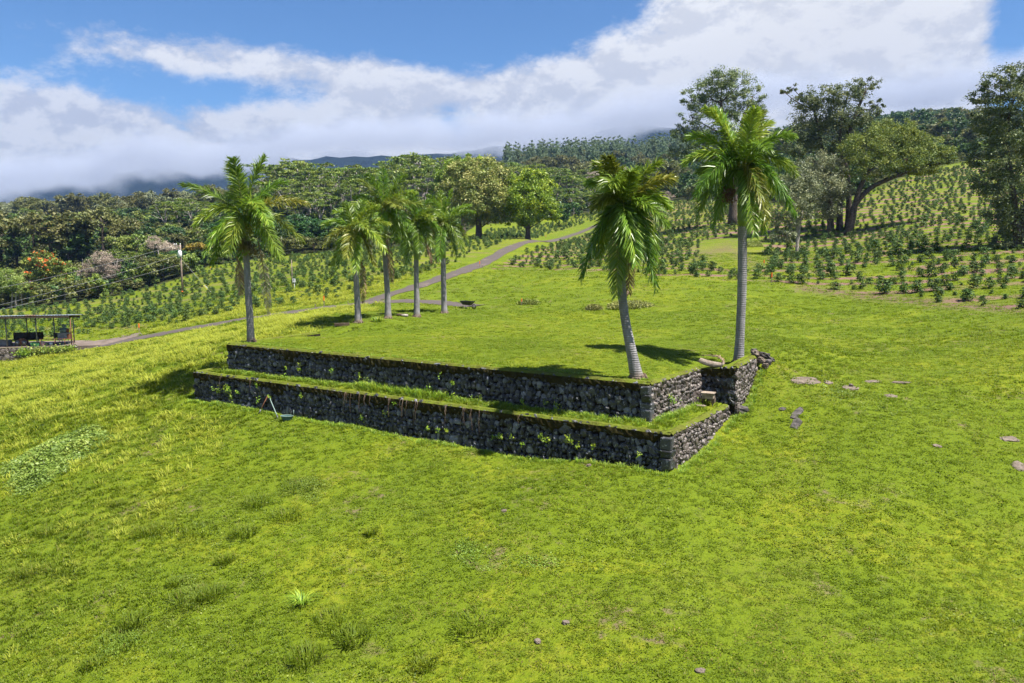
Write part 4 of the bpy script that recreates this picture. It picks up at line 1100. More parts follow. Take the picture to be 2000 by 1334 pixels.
hero_tree('mango_tree', 'bright green mango tree behind the pale flowering mango', (905,445,172), [[(905,445),(905,410),(905,370)]],
  [(925,312,20,12,0),(895,325,28,20,0),(880,345,28,22,0),(860,362,20,16,0),(915,340,30,24,0),(848,385,16,14,0)], 6000, .48, 'mango', 'bark', .6, 28, .27, 80)
hero_tree('mango_tree', 'compact dark mango tree right of the broad mango', (1031,466,148), [[(1031,466),(1031,440),(1030,410)]],
  [(1035,345,28,18,0),(1015,362,28,24,0),(1058,368,26,24,0),(1035,385,42,28,-2),(1005,400,26,26,0),(1062,400,26,24,0),(1035,418,40,24,-1),(1078,418,18,20,0),(1015,432,24,16,0)], 15000, .42, 'mango', 'bark', .55, 29, .27, 80)

def tulip_flowers(root, rs, subs):
    P_ = []
    for sc, b in subs:
        if rs.rand() < .30 and sc[1] < 1.5: P_.append(np.array(sc) + rs.normal(size=(7, 3)) * [.22, .2, .14] + [0, -.4, .40])
    C = np.concatenate(P_); v, q = leaf_np(rs, C, .34, .5, .8)
    tag(link('flowers', mesh_np('flowers', v, q, mats=[M['orange']], tint=np.repeat(rs.rand(len(C)), 4)), root), kind='stuff')
hero_tree('tulip_tree', 'tree with orange-red flowers at the edge of the left wood', (92,600,134), [[(92,600),(92,560),(90,530)]],
  [(82,505,24,14,0),(65,515,18,14,0),(100,522,24,18,-1),(80,545,32,20,0),(112,545,20,18,0),(90,570,36,20,-1),(62,560,18,16,0)], 9000, .40, 'tulip', 'bark', .4, 31, .3, 60, extra=tulip_flowers)
hero_tree('bare_tree', 'leafless pale grey tree left of the utility pole', (218,572,130), [[(218,572),(213,548),(205,525)]],
  [(200,505,26,14,0),(180,525,22,14,0),(215,525,18,14,0),(165,535,16,12,0),(205,540,20,12,0)], 5200, .20, 'dry', 'palebark', .22, 32, .3, 60, twigs=22)
hero_tree('bare_tree', 'dark leafless tree behind the utility pole', (309,520,150), [[(309,520),(310,500),(308,485)]],
  [(315,480,24,9,0),(300,470,14,12,0),(330,485,18,8,0)], 2600, .22, 'dry', 'palebark', .20, 33, .3, 50, twigs=22)
hero_tree('bare_tree', 'pale leafless thicket of stems at the far left field edge', (38,600,126), [[(30,600),(32,570),(36,548)],[(44,602),(42,575),(40,550)],[(22,602),(24,575),(20,552)]],
  [(20,545,26,20,0),(40,560,16,16,0),(8,560,22,18,0)], 3600, .24, 'light', 'palebark', .16, 34, .3, 50, twigs=18)
hero_tree('amber_tree', 'small tree with an orange-brown top right of the utility pole', (384,520,140), [[(384,520),(384,500)]],
  [(384,481,20,6,0),(398,486,12,5,0),(370,487,10,5,0)], 1500, .36, 'amber', 'bark', .2, 35, .3, 50)

# ------------------------------------------------------------------ woods behind the farm: one tree of each kind, then copies
def kind_tree(name, seed, blobs, n, leaf, lm, bm, trunk, r0, sub=.3, per=70, flat=.7, twigs=4):
    """meshes of a tree of unit-free metres with its base at the origin; returns (name, trunk mesh, crown mesh, height)"""
    rs = np.random.RandomState(seed); mb = MB(); tops = []
    for path in trunk:
        pp = catmull(path, 4); m = len(pp); mb.tube(pp, [r0 * (1 - .65 * i / (m - 1)) for i in range(m)], 7, 0, rs.rand()); tops += [tuple(q) for q in pp[3:]]
    v, q, t, subs = crown(rs, blobs, n, leaf, sub, per, flat)
    make_limbs(mb, rs, tops, blobs, subs, r0 * .4, twigs)
    tme = bpy.data.meshes.new('trunk'); tme.from_pydata(mb.v, [], mb.f); tme.materials.append(M[bm]); tme.polygons.foreach_set('use_smooth', [True] * len(tme.polygons)); tme.update()
    return (name, tme, mesh_np('crown', v, q, mats=[M[lm]], tint=t), float(v[:, 2].max()))
def round_blobs(rs, h, r, k, low=.25):
    return [(rs.uniform(-.6, .6) * r, rs.uniform(-.6, .6) * r, h * rs.uniform(low + .12, .86), r * rs.uniform(.38, .62), r * rs.uniform(.38, .62), h * rs.uniform(.10, .19)) for _ in range(k)]
def flat_blobs(rs, h, r, k):
    o = []
    for i in range(k):
        a = rs.uniform(0, 6.28); d = r * math.sqrt(rs.rand()) * .85; z = h * (.93 - .28 * (d / r) ** 2 - rs.uniform(0, .22))
        o.append((d * math.cos(a), d * math.sin(a), z, r * rs.uniform(.28, .42), r * rs.uniform(.28, .42), h * .032))
    return o
KT = {}
def make_kinds():
    rs = np.random.RandomState(77)
    for i in range(3):
        KT['dense%d' % i] = kind_tree('broadleaf_tree', 200 + i, round_blobs(rs, 14, 6.0, 9), 4200, .62, ['dark', 'bluegreen', 'olive'][i], 'bark', [[(0, 0, -.6), (.2, 0, 4), (0, .3, 8), (.3, 0, 11)]], .42)
        KT['light%d' % i] = kind_tree('broadleaf_tree', 210 + i, round_blobs(rs, 12, 5.5, 8), 3800, .60, ['light', 'eucgrey', 'olive'][i], 'palebark', [[(0, 0, -.6), (.2, 0, 4), (-.4, .3, 8), (.3, 0, 10)]], .30)
        KT['albizia%d' % i] = kind_tree('albizia_tree', 220 + i, flat_blobs(rs, 18, 8.5, 17), 5200, .55, 'albizia', 'palebark', [[(0, 0, -.6), (.3, 0, 5), (-1.5, .3, 10), (-3, 0, 14)], [(.2, 0, 4), (1.5, 1, 9), (3.5, .5, 14)], [(.2, 0, 5), (.5, -1, 10), (.5, -2, 15)]], .34, .42, 60, .28, 5)
        KT['bush%d' % i] = kind_tree('edge_bush', 230 + i, round_blobs(rs, 5, 3.2, 6, .05), 1900, .46, ['olive', 'dark', 'light'][i], 'bark', [[(0, 0, -.4), (.1, 0, 1.2), (0, .1, 2.5)]], .12)
    KT['dry0'] = kind_tree('dry_tree', 240, round_blobs(rs, 11, 5, 7, .3), 2400, .34, 'dry', 'palebark', [[(0, 0, -.6), (.2, 0, 4), (-.3, 0, 8)]], .26, twigs=14)
    KT['tall0'] = kind_tree('eucalyptus_tree', 241, [(0, 0, 12, 2.4, 2.4, 2.5), (.5, 0, 16, 2.2, 2.2, 2.4), (-.5, .3, 20, 1.7, 1.7, 2.2), (0, 0, 23.5, 1.0, 1.0, 1.6), (1, .5, 9, 2.0, 2, 1.6)], 3000, .60, 'pine', 'palebark', [[(0, 0, -.6), (.1, 0, 10), (0, 0, 21)]], .30)
make_kinds()
TREE_N = {}
def plant(kind, px, top, Y, label, group, cat='tree', hmin=4, hmax=26, seed=None, wide=1.0):
    """a copy of a kind with its trunk and crown, its top at the photograph's height"""
    name, tme, cme, h = KT[kind]; rs = np.random.RandomState(int(abs(px * 7 + Y)))
    p = W(px, top, Y); z = float(gz(p.x, p.y)); H = min(max(p.z - z, hmin), hmax); s = H / h
    root = bpy.data.objects.new(name, None); COL.objects.link(root); root.location = (p.x, p.y, z); root.empty_display_size = .2
    sw = s * rs.uniform(.9, 1.15) * wide; root.scale = (sw, sw, s); root.rotation_euler = (0, 0, rs.uniform(0, 6.28)); tag(root, label, cat, group)
    for nm, me in (('trunk', tme), ('crown', cme)):
        o = bpy.data.objects.new(nm, me); COL.objects.link(o); o.parent = root
    return root
def woods():
    rs = np.random.RandomState(9)
    L1 = ('dark broad-leaved tree in the wood on the far left', 'dark trees of the left wood')
    for i, px in enumerate([-45, -5, 25, 62, 95, 130, 165, 198, 232, 262]):
        plant('dense%d' % [2, 2, 0, 2, 2, 0, 2, 2, 2, 0][i], px, [412, 405, 418, 412, 408, 420, 408, 402, 425, 445][i], 172 + rs.uniform(-8, 10), *L1, wide=1.05)
    L2 = ('pale green tree at the sunny edge of the left wood', 'pale trees of the left wood edge')
    for px, top, Y, k in [(12,520,136,'light0'),(45,535,140,'light1'),(135,520,140,'light0'),(160,505,146,'light2'),(180,545,134,'light0'),(238,458,158,'light0'),(265,455,160,'light0'),(285,500,142,'light2'),(330,520,138,'light0'),(60,560,132,'light2'),(125,565,130,'light0')]:
        plant(k, px, top, Y, *L2)
    L3 = ('dense green tree in the wood behind the left coffee field', 'dense trees behind the left coffee field')
    for px, top, Y, k in [(225,485,150,'albizia0'),(255,490,146,'albizia1'),(300,470,152,'light0'),(335,440,168,'dense1'),(355,455,158,'dense2'),(385,445,165,'light0'),(415,440,160,'dense0'),(345,500,142,'dense1'),(395,492,146,'dense0'),(440,430,168,'dense1'),(470,445,158,'light2'),(505,425,165,'dense1'),(535,440,158,'dense0'),(570,415,166,'dense1'),(590,430,156,'dense1'),(615,425,160,'dense1'),(640,432,158,'dense1'),(655,425,168,'dense0'),(550,470,148,'light2'),(680,440,170,'dense1'),(720,440,172,'dense0'),(790,440,176,'dense1'),(840,440,180,'dense0'),(760,450,170,'dense2')]:
        plant(k, px, top, Y, *L3, wide=1.1)
    L4 = ('flat-topped albizia tree on the wooded ridge left of the mango trees', 'albizias on the left ridge')
    for px, top, Y in [(552,318,262),(585,320,250),(612,338,240),(640,325,258),(668,332,244),(700,328,262),(735,335,246),(765,328,258),(795,305,266),(820,312,250),(850,318,262),(880,312,272),(905,318,280),(560,355,226),(600,362,220),(645,358,228),(690,365,222),(735,362,226),(780,358,230),(825,355,232),(865,350,240),(625,385,205),(585,390,204),(710,385,208),(800,388,212)]:
        plant('albizia%d' % rs.randint(3), px, top - 8, Y, *L4, hmin=8, hmax=24, wide=1.2)
    for px, top, Y in [(318,392,214),(345,386,218),(372,388,212),(400,392,220),(430,395,216)]:
        plant('albizia%d' % rs.randint(3), px, top, Y, 'low spreading albizia tree behind the leftmost palm', 'albizias behind the leftmost palm', wide=1.1)
    L5 = ('hazy grey-green tree in the valley beyond the left wood', 'trees of the far left valley')
    for i in range(30):
        px = rs.uniform(0, 330) if i < 20 else rs.uniform(260, 560)
        plant(['light1', 'light2', 'dense2', 'light1', 'dry0', 'albizia1'][rs.randint(6)], px, rs.uniform(398, 432), rs.uniform(280, 430), *L5)
    L6 = ('flat-topped albizia tree on the slope above the road', 'albizias above the road')
    for px, top, Y in [(985,318,290),(1020,322,280),(1055,318,300),(1085,330,272),(1110,335,268),(1140,330,290),(1160,345,262),(1190,335,300),(1215,350,270),(1085,362,242),(1120,368,240),(1150,372,236),(1185,375,238),(1215,380,242),(1245,375,250),(1255,350,285),(1005,345,250)]:
        plant('albizia%d' % rs.randint(3), px, top, Y, *L6, hmin=7, hmax=22, wide=1.2)
    L7 = ('mixed tree in the wood between the two right-hand palms', 'trees between the right-hand palms')
    for px, top, Y, k in [(1270,345,262,'dense2'),(1295,325,268,'light2'),(1318,312,256,'dense2'),(1340,335,240,'dense0'),(1365,345,228,'dense0'),(1390,350,220,'dense2'),(1345,365,224,'bush1'),(1300,375,226,'dense2'),(1415,360,216,'dense0'),(1470,350,220,'dense0'),(1500,345,226,'dense2'),(1525,350,222,'dense0')]:
        plant(k, px, top, Y, *L7)
    L8 = ('dark tree on the ridge left of the big right-edge tree', 'trees on the right ridge')
    for px, top, Y, k in [(1730,262,236,'dense2'),(1758,250,262,'dense0'),(1785,240,280,'dense2'),(1815,235,268,'dense0'),(1840,232,262,'dense2'),(1868,228,252,'dense0'),(1895,240,246,'dense2'),(1840,262,232,'dense2'),(1870,268,226,'dense0'),(1905,285,215,'dense0'),(1800,270,240,'dense0'),(1935,290,220,'dense0'),(1985,285,225,'dense2'),(2030,280,230,'dense0')]:
        plant(k, px, top, Y, *L8)
    for px, top, Y in [(1165,328,340),(1190,322,352),(1215,325,345),(1240,328,336)]:
        plant('dry0', px, top, Y, 'pale leafless tree below the distant tall eucalyptus stand', 'pale trees below the eucalyptus stand')
    plant('dry0', 1306, 372, 206, 'small brown leafless tree between the two right-hand palms', None, hmin=3)
    plant('bush1', 1106, 392, 205, 'round dark bush above the road near the compact mango', None, 'bush', 3, 8)
    # bushes along the field edge
    edge = [(-20,604),(20,600),(60,598),(100,594),(150,588),(190,584),(230,576),(262,566),(290,556),(318,549),(345,540),(372,532),(398,522),(425,514),(455,508),(485,504),(515,500),(548,498),(580,496),(612,494),(645,492),(675,490),(705,488),(735,486),(765,484),(795,482),(825,480),(850,478)]
    for px, py in edge:
        g = on_ground(px, py, 90, 400); a = P(g.x, g.y, g.z + rs.uniform(2.2, 4.8))
        plant('bush%d' % rs.randint(3), px, float(a[1]), g.y, 'bush on the edge between coffee field and left wood', 'bushes along the field edge', 'bush', 1.8, 6)
    for px, py in [(1100,428),(1130,425),(1155,418),(1180,412),(1210,405),(1240,402),(1275,398)]:
        g = on_ground(px, py, 120, 500); a = P(g.x, g.y, g.z + rs.uniform(2.0, 4))
        plant('bush%d' % rs.randint(3), px, float(a[1]), g.y, 'bush on the wood edge above the road', 'bushes above the road', 'bush', 1.8, 5)
woods()
def far_woods():
    """woods too far off to count"""
    rs = np.random.RandomState(13)
    def src(k, cmat=None): return source(KT[k][2])
    S = [src('tall0'), src('light1'), src('dense2'), src('light2'), src('dense0')]
    def stand(name, px0, px1, Y0, Y1, n, picks, hm, label):
        Y = np.exp(rs.uniform(math.log(Y0), math.log(Y1), n)); u = (rs.uniform(px0, px1, n) - 1000) / F; x = u * Y
        k = np.array([KT[['tall0', 'light1', 'dense2', 'light2', 'dense0'][i]][3] for i in range(5)])
        pk = rs.choice(picks, n); h = hm * rs.uniform(.55, 1.25, n); s = h / k[pk]
        tr = np.zeros((n, 3)); tr[:, 2] = rs.uniform(0, 6.28, n)
        scatter(name, np.stack([x, Y, gz(x, Y)], -1), tr, np.stack([s, s, s], -1), pk, S, label)
    stand('distant_wood', 985, 1345, 480, 700, 520, [0], 19, 'stand of tall grey-green eucalyptus on the distant hill')
    stand('distant_wood', -800, 640, 330, 1500, 2300, [1, 2, 3, 2], 12, 'hazy scrub and trees on the far left slopes')
    stand('distant_wood', 640, 1350, 350, 900, 500, [2, 4, 2], 12, 'dark woods behind the albizia ridge')
    stand('distant_wood', 1400, 2700, 330, 900, 1000, [2, 4, 4], 13, 'dark woods on the right ridge')
    # undergrowth that closes the wood floor
    n = 8600; Y = np.exp(rs.uniform(math.log(120), math.log(430), n)); x = rs.uniform(-1.3, 1.3, n) * Y; z = gz(x, Y); px, py = P(x, Y, z)
    k = inpoly(px, py, WOOD_E) & (segdist(x, Y, ROAD) > 7); x = x[k]; Y = Y[k]; z = z[k]; n = len(x)
    s = rs.uniform(.45, 1.0, n) * np.clip(Y / 180, .8, 1.5); tr = np.zeros((n, 3)); tr[:, 2] = rs.uniform(0, 6.28, n)
    scatter('undergrowth', np.stack([x, Y, z], -1), tr, np.stack([s, s, s * .9], -1), rs.choice([0, 1, 1, 1, 2], n), [source(KT['bush%d' % i][2]) for i in range(3)], 'tangled undergrowth on the floor of the woods')
far_woods()

# ------------------------------------------------------------------ coffee shrubs
def coffee_mesh(seed, h, r, tiers, leaf):
    rs = np.random.RandomState(seed); mb = MB(); mb.tube([(0, 0, -.1), (.02, 0, h * .5), (0, .02, h * .92)], [.022, .016, .008], 4, 1, .5, False)
    C = []; O = []; T = []
    for i in range(tiers):
        z = h * (.14 + .82 * i / tiers); rr = r * (.62 + .5 * math.sin(math.pi * (i + .6) / tiers)) * rs.uniform(.6, 1.2); nb = 8
        for k in range(nb):
            a = rs.uniform(0, 6.28); tt = rs.rand()
            for j in range(5):
                d = rr * (.25 + .75 * j / 4); C.append((d * math.cos(a) + rs.normal(0, .03), d * math.sin(a) + rs.normal(0, .03), z - .10 * d + rs.normal(0, .04)))
                O.append((math.cos(a) * .5, math.sin(a) * .5, .4)); T.append(np.clip(tt * .5 + rs.rand() * .5, 0, 1))
    v, q = leaf_np(rs, np.array(C), leaf, .9, .55, np.array(O))
    n = len(mb.v); V = np.concatenate([np.array(mb.v), v]); Q = np.concatenate([np.array(mb.f), q + n])
    return mesh_np('coffee_shrub', V, Q, None, [M['coffee'], M['bark']], np.concatenate([np.full(n, .5), np.repeat(T, 4)]), [1] * len(mb.f) + [0] * len(q))
COFFEE = [coffee_mesh(300 + i, *[(1.15, .50, 8, .19), (1.3, .55, 9, .19), (.95, .46, 7, .18), (1.5, .58, 10, .19), (.65, .34, 6, .17), (1.15, .64, 8, .20)][i]) for i in range(6)]
def coffee():
    rs = np.random.RandomState(15); pts = []
    rd = Vector((0.93, -0.36)); nd = Vector((0.36, 0.93))       # rows follow the contour
    for (poly, gap, step, y0, y1, prob, side) in ((FIELD_R, 2.5, 1.15, 40, 240, .84, 1), (FIELD_L, 2.4, 1.15, 74, 260, .85, 0)):
        for i in range(-140, 140):
            for j in range(-220, 220):
                q = nd * (i * gap) + rd * (j * step) + Vector((0, 110)); x = q.x + rs.normal(0, .25); y = q.y + rs.normal(0, .18) + 3.0 * math.sin(q.x * .05)
                if not (y0 < y < y1) or abs(x) > .95 * y + 4: continue
                pts.append((x, y, side, prob))
    a = np.array(pts); z = gz(a[:, 0], a[:, 1]); px, py = P(a[:, 0], a[:, 1], z)
    ok = np.where(a[:, 2] > .5, inpoly(px, py, FIELD_R), inpoly(px, py, FIELD_L)) & ~inpoly(px, py, SWALE)
    ok &= rs.rand(len(a)) < a[:, 3] * np.clip(vnoise(a[:, 0] * .09, a[:, 1] * .09, 51) * 1.1 + .58, 0, 1)
    ok &= segdist(a[:, 0], a[:, 1], ROAD) > 3.6
    ok &= ~((a[:, 0] < -38) & (a[:, 1] < 82) & (a[:, 0] > -60))
    a = a[ok]; z = z[ok]; px = px[ok]; py = py[ok]
    size = np.clip(rs.normal(.64, .15, len(a)), .25, 1.1) * np.where(a[:, 2] > .5, 1.0, .92); pick = rs.randint(0, 6, len(a))
    vis = (px > -20) & (px < 2020); order = np.argsort(-(size / a[:, 1]) * vis)
    lab = {1: ('young glossy coffee shrub in the planted rows on the right slope', 'coffee shrubs on the right slope'), 0: ('young coffee shrub in the rows between the road and the left wood', 'coffee shrubs in the left field')}
    for k in order[:300]:
        o = bpy.data.objects.new('coffee_shrub', COFFEE[pick[k]]); COL.objects.link(o); o.location = (a[k, 0], a[k, 1], z[k])
        o.rotation_euler = (rs.uniform(-.12, .12), rs.uniform(-.12, .12), rs.uniform(0, 6.28)); w_ = rs.uniform(.85, 1.35); o.scale = (size[k] * w_, size[k] * rs.uniform(.85, 1.3), size[k])
        tag(o, *[lab[int(a[k, 2])][0], 'shrub', lab[int(a[k, 2])][1]])
    r = order[300:]; n = len(r); tr = np.zeros((n, 3)); tr[:, 2] = rs.uniform(0, 6.28, n)
    S = [source(m) for m in COFFEE]
    scatter('coffee_plantation', np.stack([a[r, 0], a[r, 1], z[r]], -1), tr, np.repeat(size[r][:, None], 3, 1), pick[r], S, 'more rows of coffee shrubs farther up the slopes')
    print('coffee', len(a))
coffee()

# ------------------------------------------------------------------ clumps of grass, weeds and mounds
def grass_clump(name, label, px, py, h, spread, blades, mat, seed, lean=.9, width=.02, group=None):
    g = on_ground(px, py); me = tuft_mesh(name, seed, blades, spread / h, mat, lean, width / h)
    o = link(name, me, None, g); o.scale = (h, h, h)
    return tag(o, label, 'grass clump', group)
grass_clump('grass_clump', 'largest clump of long arching blades in the foreground', 590, 1180, .42, .12, 90, M['weed'], 1, 1.5, .014)
grass_clump('grass_clump', 'round dark grass clump below the middle of the wall', 725, 1045, .30, .16, 120, M['tuft'], 2, .9, .011)
CL = [(440,1095),(395,1040),(475,1045),(335,1030),(290,1040),(235,985),(660,1215),(690,1250),(595,950),(500,985),(345,1140),(375,1170),(260,1220),(250,1250),(560,1010),(185,1300),(940,1220),(420,1165),(130,1110),(60,1120),(830,1300),(100,1040),(600,1290)]
for i, (px, py) in enumerate(CL):
    grass_clump('grass_clump', 'small tuft of longer grass on the lower left slope', px, py, .20 + .09 * ((i * 7) % 5) / 2, .30 + .12 * ((i * 3) % 5), 230, M['tuft'], 10 + i, .9, .012, 'tufts of longer grass on the lower left slope')
grass_clump('grass_clump', 'bright green grass clump between the row of four palms', 738, 628, .45, .30, 120, M['weed'], 50, 1.0, .02)
def low_mound(label, px, py, Y, rx, rz, n, lm, seed):
    rs = np.random.RandomState(seed); p = W(px, py, Y); p = footing(p.x, p.y); C = []
    d = rs.normal(size=(n, 3)); d /= np.linalg.norm(d, axis=1, keepdims=True); d[:, 2] = np.abs(d[:, 2]); r = rs.uniform(.5, 1, (n, 1)) ** .5
    C = d * r * [rx, rx * .55, rz] + rs.normal(0, .06, (n, 3)); v, q = leaf_np(rs, C, .13, .6, .5)
    root = empty('low_shrub', p, label, 'bush'); link('crown', mesh_np('crown', v, q, mats=[M[lm]], tint=np.repeat(rs.rand(n), 4)), root)
    mb = MB()
    for k in range(9):
        a = rs.uniform(0, 6.28); mb.tube([(rx * .3 * math.cos(a), rx * .2 * math.sin(a), -.1), (rx * .7 * math.cos(a), rx * .4 * math.sin(a), rz * .6)], [.025, .008], 4, 0, rs.rand())
    tag(mb.build('stem', M['bark'], root), kind='stuff')
low_mound('wide low olive shrub on the lawn behind the leaning palm', 1232, 606, 58, 1.95, .55, 3600, 'shrub', 1)
low_mound('small low olive shrub left of the wide one', 1160, 606, 58, .75, .42, 1500, 'shrub', 2)
low_mound('pale low shrub with an orange stake beside it on the lawn', 1032, 592, 63, 1.0, .42, 1800, 'light', 3)
low_mound('leafy bush in the gully below the tall eucalyptus', 1470, 470, 108, 1.6, 1.0, 1800, 'light', 4)
def wall_weeds():
    rs = np.random.RandomState(21)
    spec = [(F_, G_, LOW, -2.55, 34, 'lower', lo_root), (A_, B_, 0, LOW, 16, 'upper', up_root), (B_, C_, 0, LOW, 5, 'upper', up_root)]
    for p0, p1, t, b, n, which, rt in spec:
        p0 = Vector(p0); p1 = Vector(p1); d = (p1 - p0).normalized(); nrm = Vector((d.y, -d.x))
        for i in range(n):
            s = rs.uniform(.02, .98); z = b + (t - b) * (rs.uniform(.02, .5) if rs.rand() < .6 else rs.uniform(.1, .85)); q = p0 + (p1 - p0) * s + nrm * (.16 + (t - z) * .07)
            m = rs.randint(9, 30); r = rs.uniform(.06, .17); C = rs.normal(0, r * .5, (m, 3)) * [1, .5, 1.25] + np.array([0, 0, r * .3]); v, f = leaf_np(rs, C, .085, .3, .6, np.tile([nrm.x, nrm.y, .2], (m, 1)))
            o = link('wall_weed', mesh_np('wall_weed', v, f, mats=[M['weed']], tint=np.repeat(rs.rand(m), 4)), None, (q.x, q.y, z))
            tag(o, 'small bright green weed growing from the %s terrace wall' % which, 'weed', 'weeds on the %s terrace wall' % which)
wall_weeds()
# long grass at the wall feet
def foot_grass():
    rs = np.random.RandomState(23); X = []; Yv = []; H = []
    for p0, p1, off, n, h in ((F_, G_, .28, 520, .16), (A_, B_, .22, 620, .19), (B_, C_, .22, 160, .18), (G_, H_, .25, 170, .14), (E_, D_, .25, 120, .16), (A_, B_, -.55, 380, .10), (F_, G_, -.5, 320, .14)):
        p0 = Vector(p0); p1 = Vector(p1); d = (p1 - p0).normalized(); nrm = Vector((d.y, -d.x)); s = rs.rand(n); o = off + np.sign(off) * np.abs(rs.normal(0, .13, n))
        X.append(p0.x + (p1 - p0).x * s + nrm.x * o); Yv.append(p0.y + (p1 - p0).y * s + nrm.y * o)
        lush = np.where((off > 0) & (s > .40) & (s < .62) & (h > .18), 2.0, 1.0); H.append(h * rs.uniform(.5, 1.5, n) * lush)
    x = np.concatenate(X); y = np.concatenate(Yv); h = np.concatenate(H); n = len(x); tr = np.zeros((n, 3)); tr[:, 2] = rs.uniform(0, 6.28, n)
    S = [source(tuft_mesh('edge_tuft', 80 + i, 20, .5, M['weed'], .8, .03)) for i in range(4)]
    scatter('edge_grass', np.stack([x, y, gz(x, y)], -1), tr, np.stack([h, h, h], -1), rs.randint(0, 4, n), S, 'longer grass along the feet and tops of the terrace walls')
foot_grass()

# ------------------------------------------------------------------ loose things about the terraces
def rock_obj(name, label, loc, size, mat, seed, rz=0, cat='rock', group=None, sink=.25, n1=9, n2=7):
    v, f = rock_proto(seed, n1, n2); rs = np.random.RandomState(seed)
    me = bpy.data.meshes.new(name); me.from_pydata([tuple(p) for p in v], [], f); me.materials.append(mat); me.update()
    o = link(name, me, None, (loc[0], loc[1], loc[2] + size[2] * (.5 - sink))); o.scale = size; 
    e = .3; nv = Vector((float(gz(loc[0] - e, loc[1]) - gz(loc[0] + e, loc[1])), float(gz(loc[0], loc[1] - e) - gz(loc[0], loc[1] + e)), 2 * e)).normalized()
    o.rotation_euler = (nv.to_track_quat('Z', 'Y').to_matrix() @ Matrix.Rotation(rz, 3, 'Z')).to_euler() if name == 'flat_rock' else (rs.uniform(-.1, .1), rs.uniform(-.1, .1), rz)
    return tag(o, label, cat, group)
R1 = [(1572,744,1.25,.5,'widest flat lava rock in the grass right of the wall end'),(1618,748,.45,.25,'small grey rock right of the widest flat rock'),(1662,759,.7,.35,'flat rock with a loose stone on it'),(1706,746,.75,.28,'pale thin rock slab right of the loose-stone rock'),(1762,748,.8,.2,'narrow brown rock streak farthest right of the rock group'),(1740,774,.55,.28,'pale round rock lowest of the rock group'),(1557,808,.35,.7,'upper part of the long dark rock strip in the grass'),(1556,828,.38,.55,'lower dark rock of the strip in the grass'),(1528,800,.32,.2,'small dark rock left of the long strip'),(1972,858,.6,.3,'flat brown rock near the right edge of the picture'),(1992,912,.5,.4,'dark rock cut by the right edge of the picture'),(1830,872,.3,.14,'thin pale rock flake in the right lawn')]
for i, (px, py, sx, sy, lab) in enumerate(R1):
    g = on_ground(px, py); rock_obj('flat_rock', lab, g, (sx * 0.95, sy * 1.5, .11), M['rock'] if i not in (6, 7, 8) else M['rockdark'], 400 + i, RS.uniform(-.4, .4), sink=.55)
g = on_ground(1662, 757); rock_obj('stone', 'loose grey stone lying on a flat rock', g + Vector((0, 0, .06)), (.18, .14, .12), M['rock'], 431)
g = on_ground(1447, 806); rock_obj('boulder', 'dark boulder at the foot of the wall end', g, (.62, .40, .34), M['rockdark'], 432)
for i, (dx, dy, dz, s) in enumerate([(.10,.10,.02,.42),(.42,.30,-.05,.40),(.72,.45,-.12,.36),(.30,.0,-.25,.40),(.70,.15,-.35,.34),(1.0,.55,-.30,.30),(.45,-.2,-.45,.30),(.15,.45,.12,.30)]):
    rock_obj('rubble_stone', 'tumbled lava stone at the broken end of the upper wall', (D_[0] + dx - .15, D_[1] + dy - .1, .05 + dz), (s, s * .8, s * .75), M['rockdark'] if i % 3 else M['rock'], 440 + i, RS.uniform(0, 3), group='tumbled stones at the wall end', sink=.3)
# small scraps of bare stone in the foreground turf
for i, (px, py, lab) in enumerate([(1105,1218,'small grey stone in the foreground turf, right of centre'),(985,1000,'tiny grey stone left of centre below the wall'),(1050,1255,'grey stone near the bottom edge of the picture'),(1368,1312,'grey stone at the bottom of the picture'),(1150,910,'dark flake in the grass below the lower wall')]):
    g = on_ground(px, py); rock_obj('stone', lab, g, (.20, .15, .09), M['rock'], 470 + i, i)

def log_thing(label, px, py, Y, L, w, h, mat, ang):
    p = W(px, py, Y); p = footing(p.x, p.y); root = empty('timber', p, label, 'timber'); mb = MB()
    mb.box((0, 0, h / 2), (L, w, h), 0, Matrix.Rotation(ang, 3, 'Z')); b = mb.build('beam', mat, root); bv = b.modifiers.new('bevel', 'BEVEL'); bv.width = .02
    return root
log_thing('short dark timber kerb lying left of the row of four palms', 668, 639, 47.3, .95, .22, .20, M['darkwood'], .15)
for i, (px, py, lab) in enumerate([(781, 622, 'dark half of the split log by the palm row'), (790, 625, 'pale half of the split log by the palm row')]):
    p = W(px, py, 52.3); p = footing(p.x, p.y); root = empty('split_log', p, lab, 'log'); mb = MB()
    mb.tube([(-.22, 0, .09), (0, .02, .10), (.24, .05, .09)], [.10, .11, .09], 9); mb.build('log', M['palebark'] if i else M['darkwood'], root)
    mb = MB(); mb.tube([(.235, .05, .09), (.25, .05, .09)], [.085, .085], 9); mb.build('cut_face', M['wood'], root)

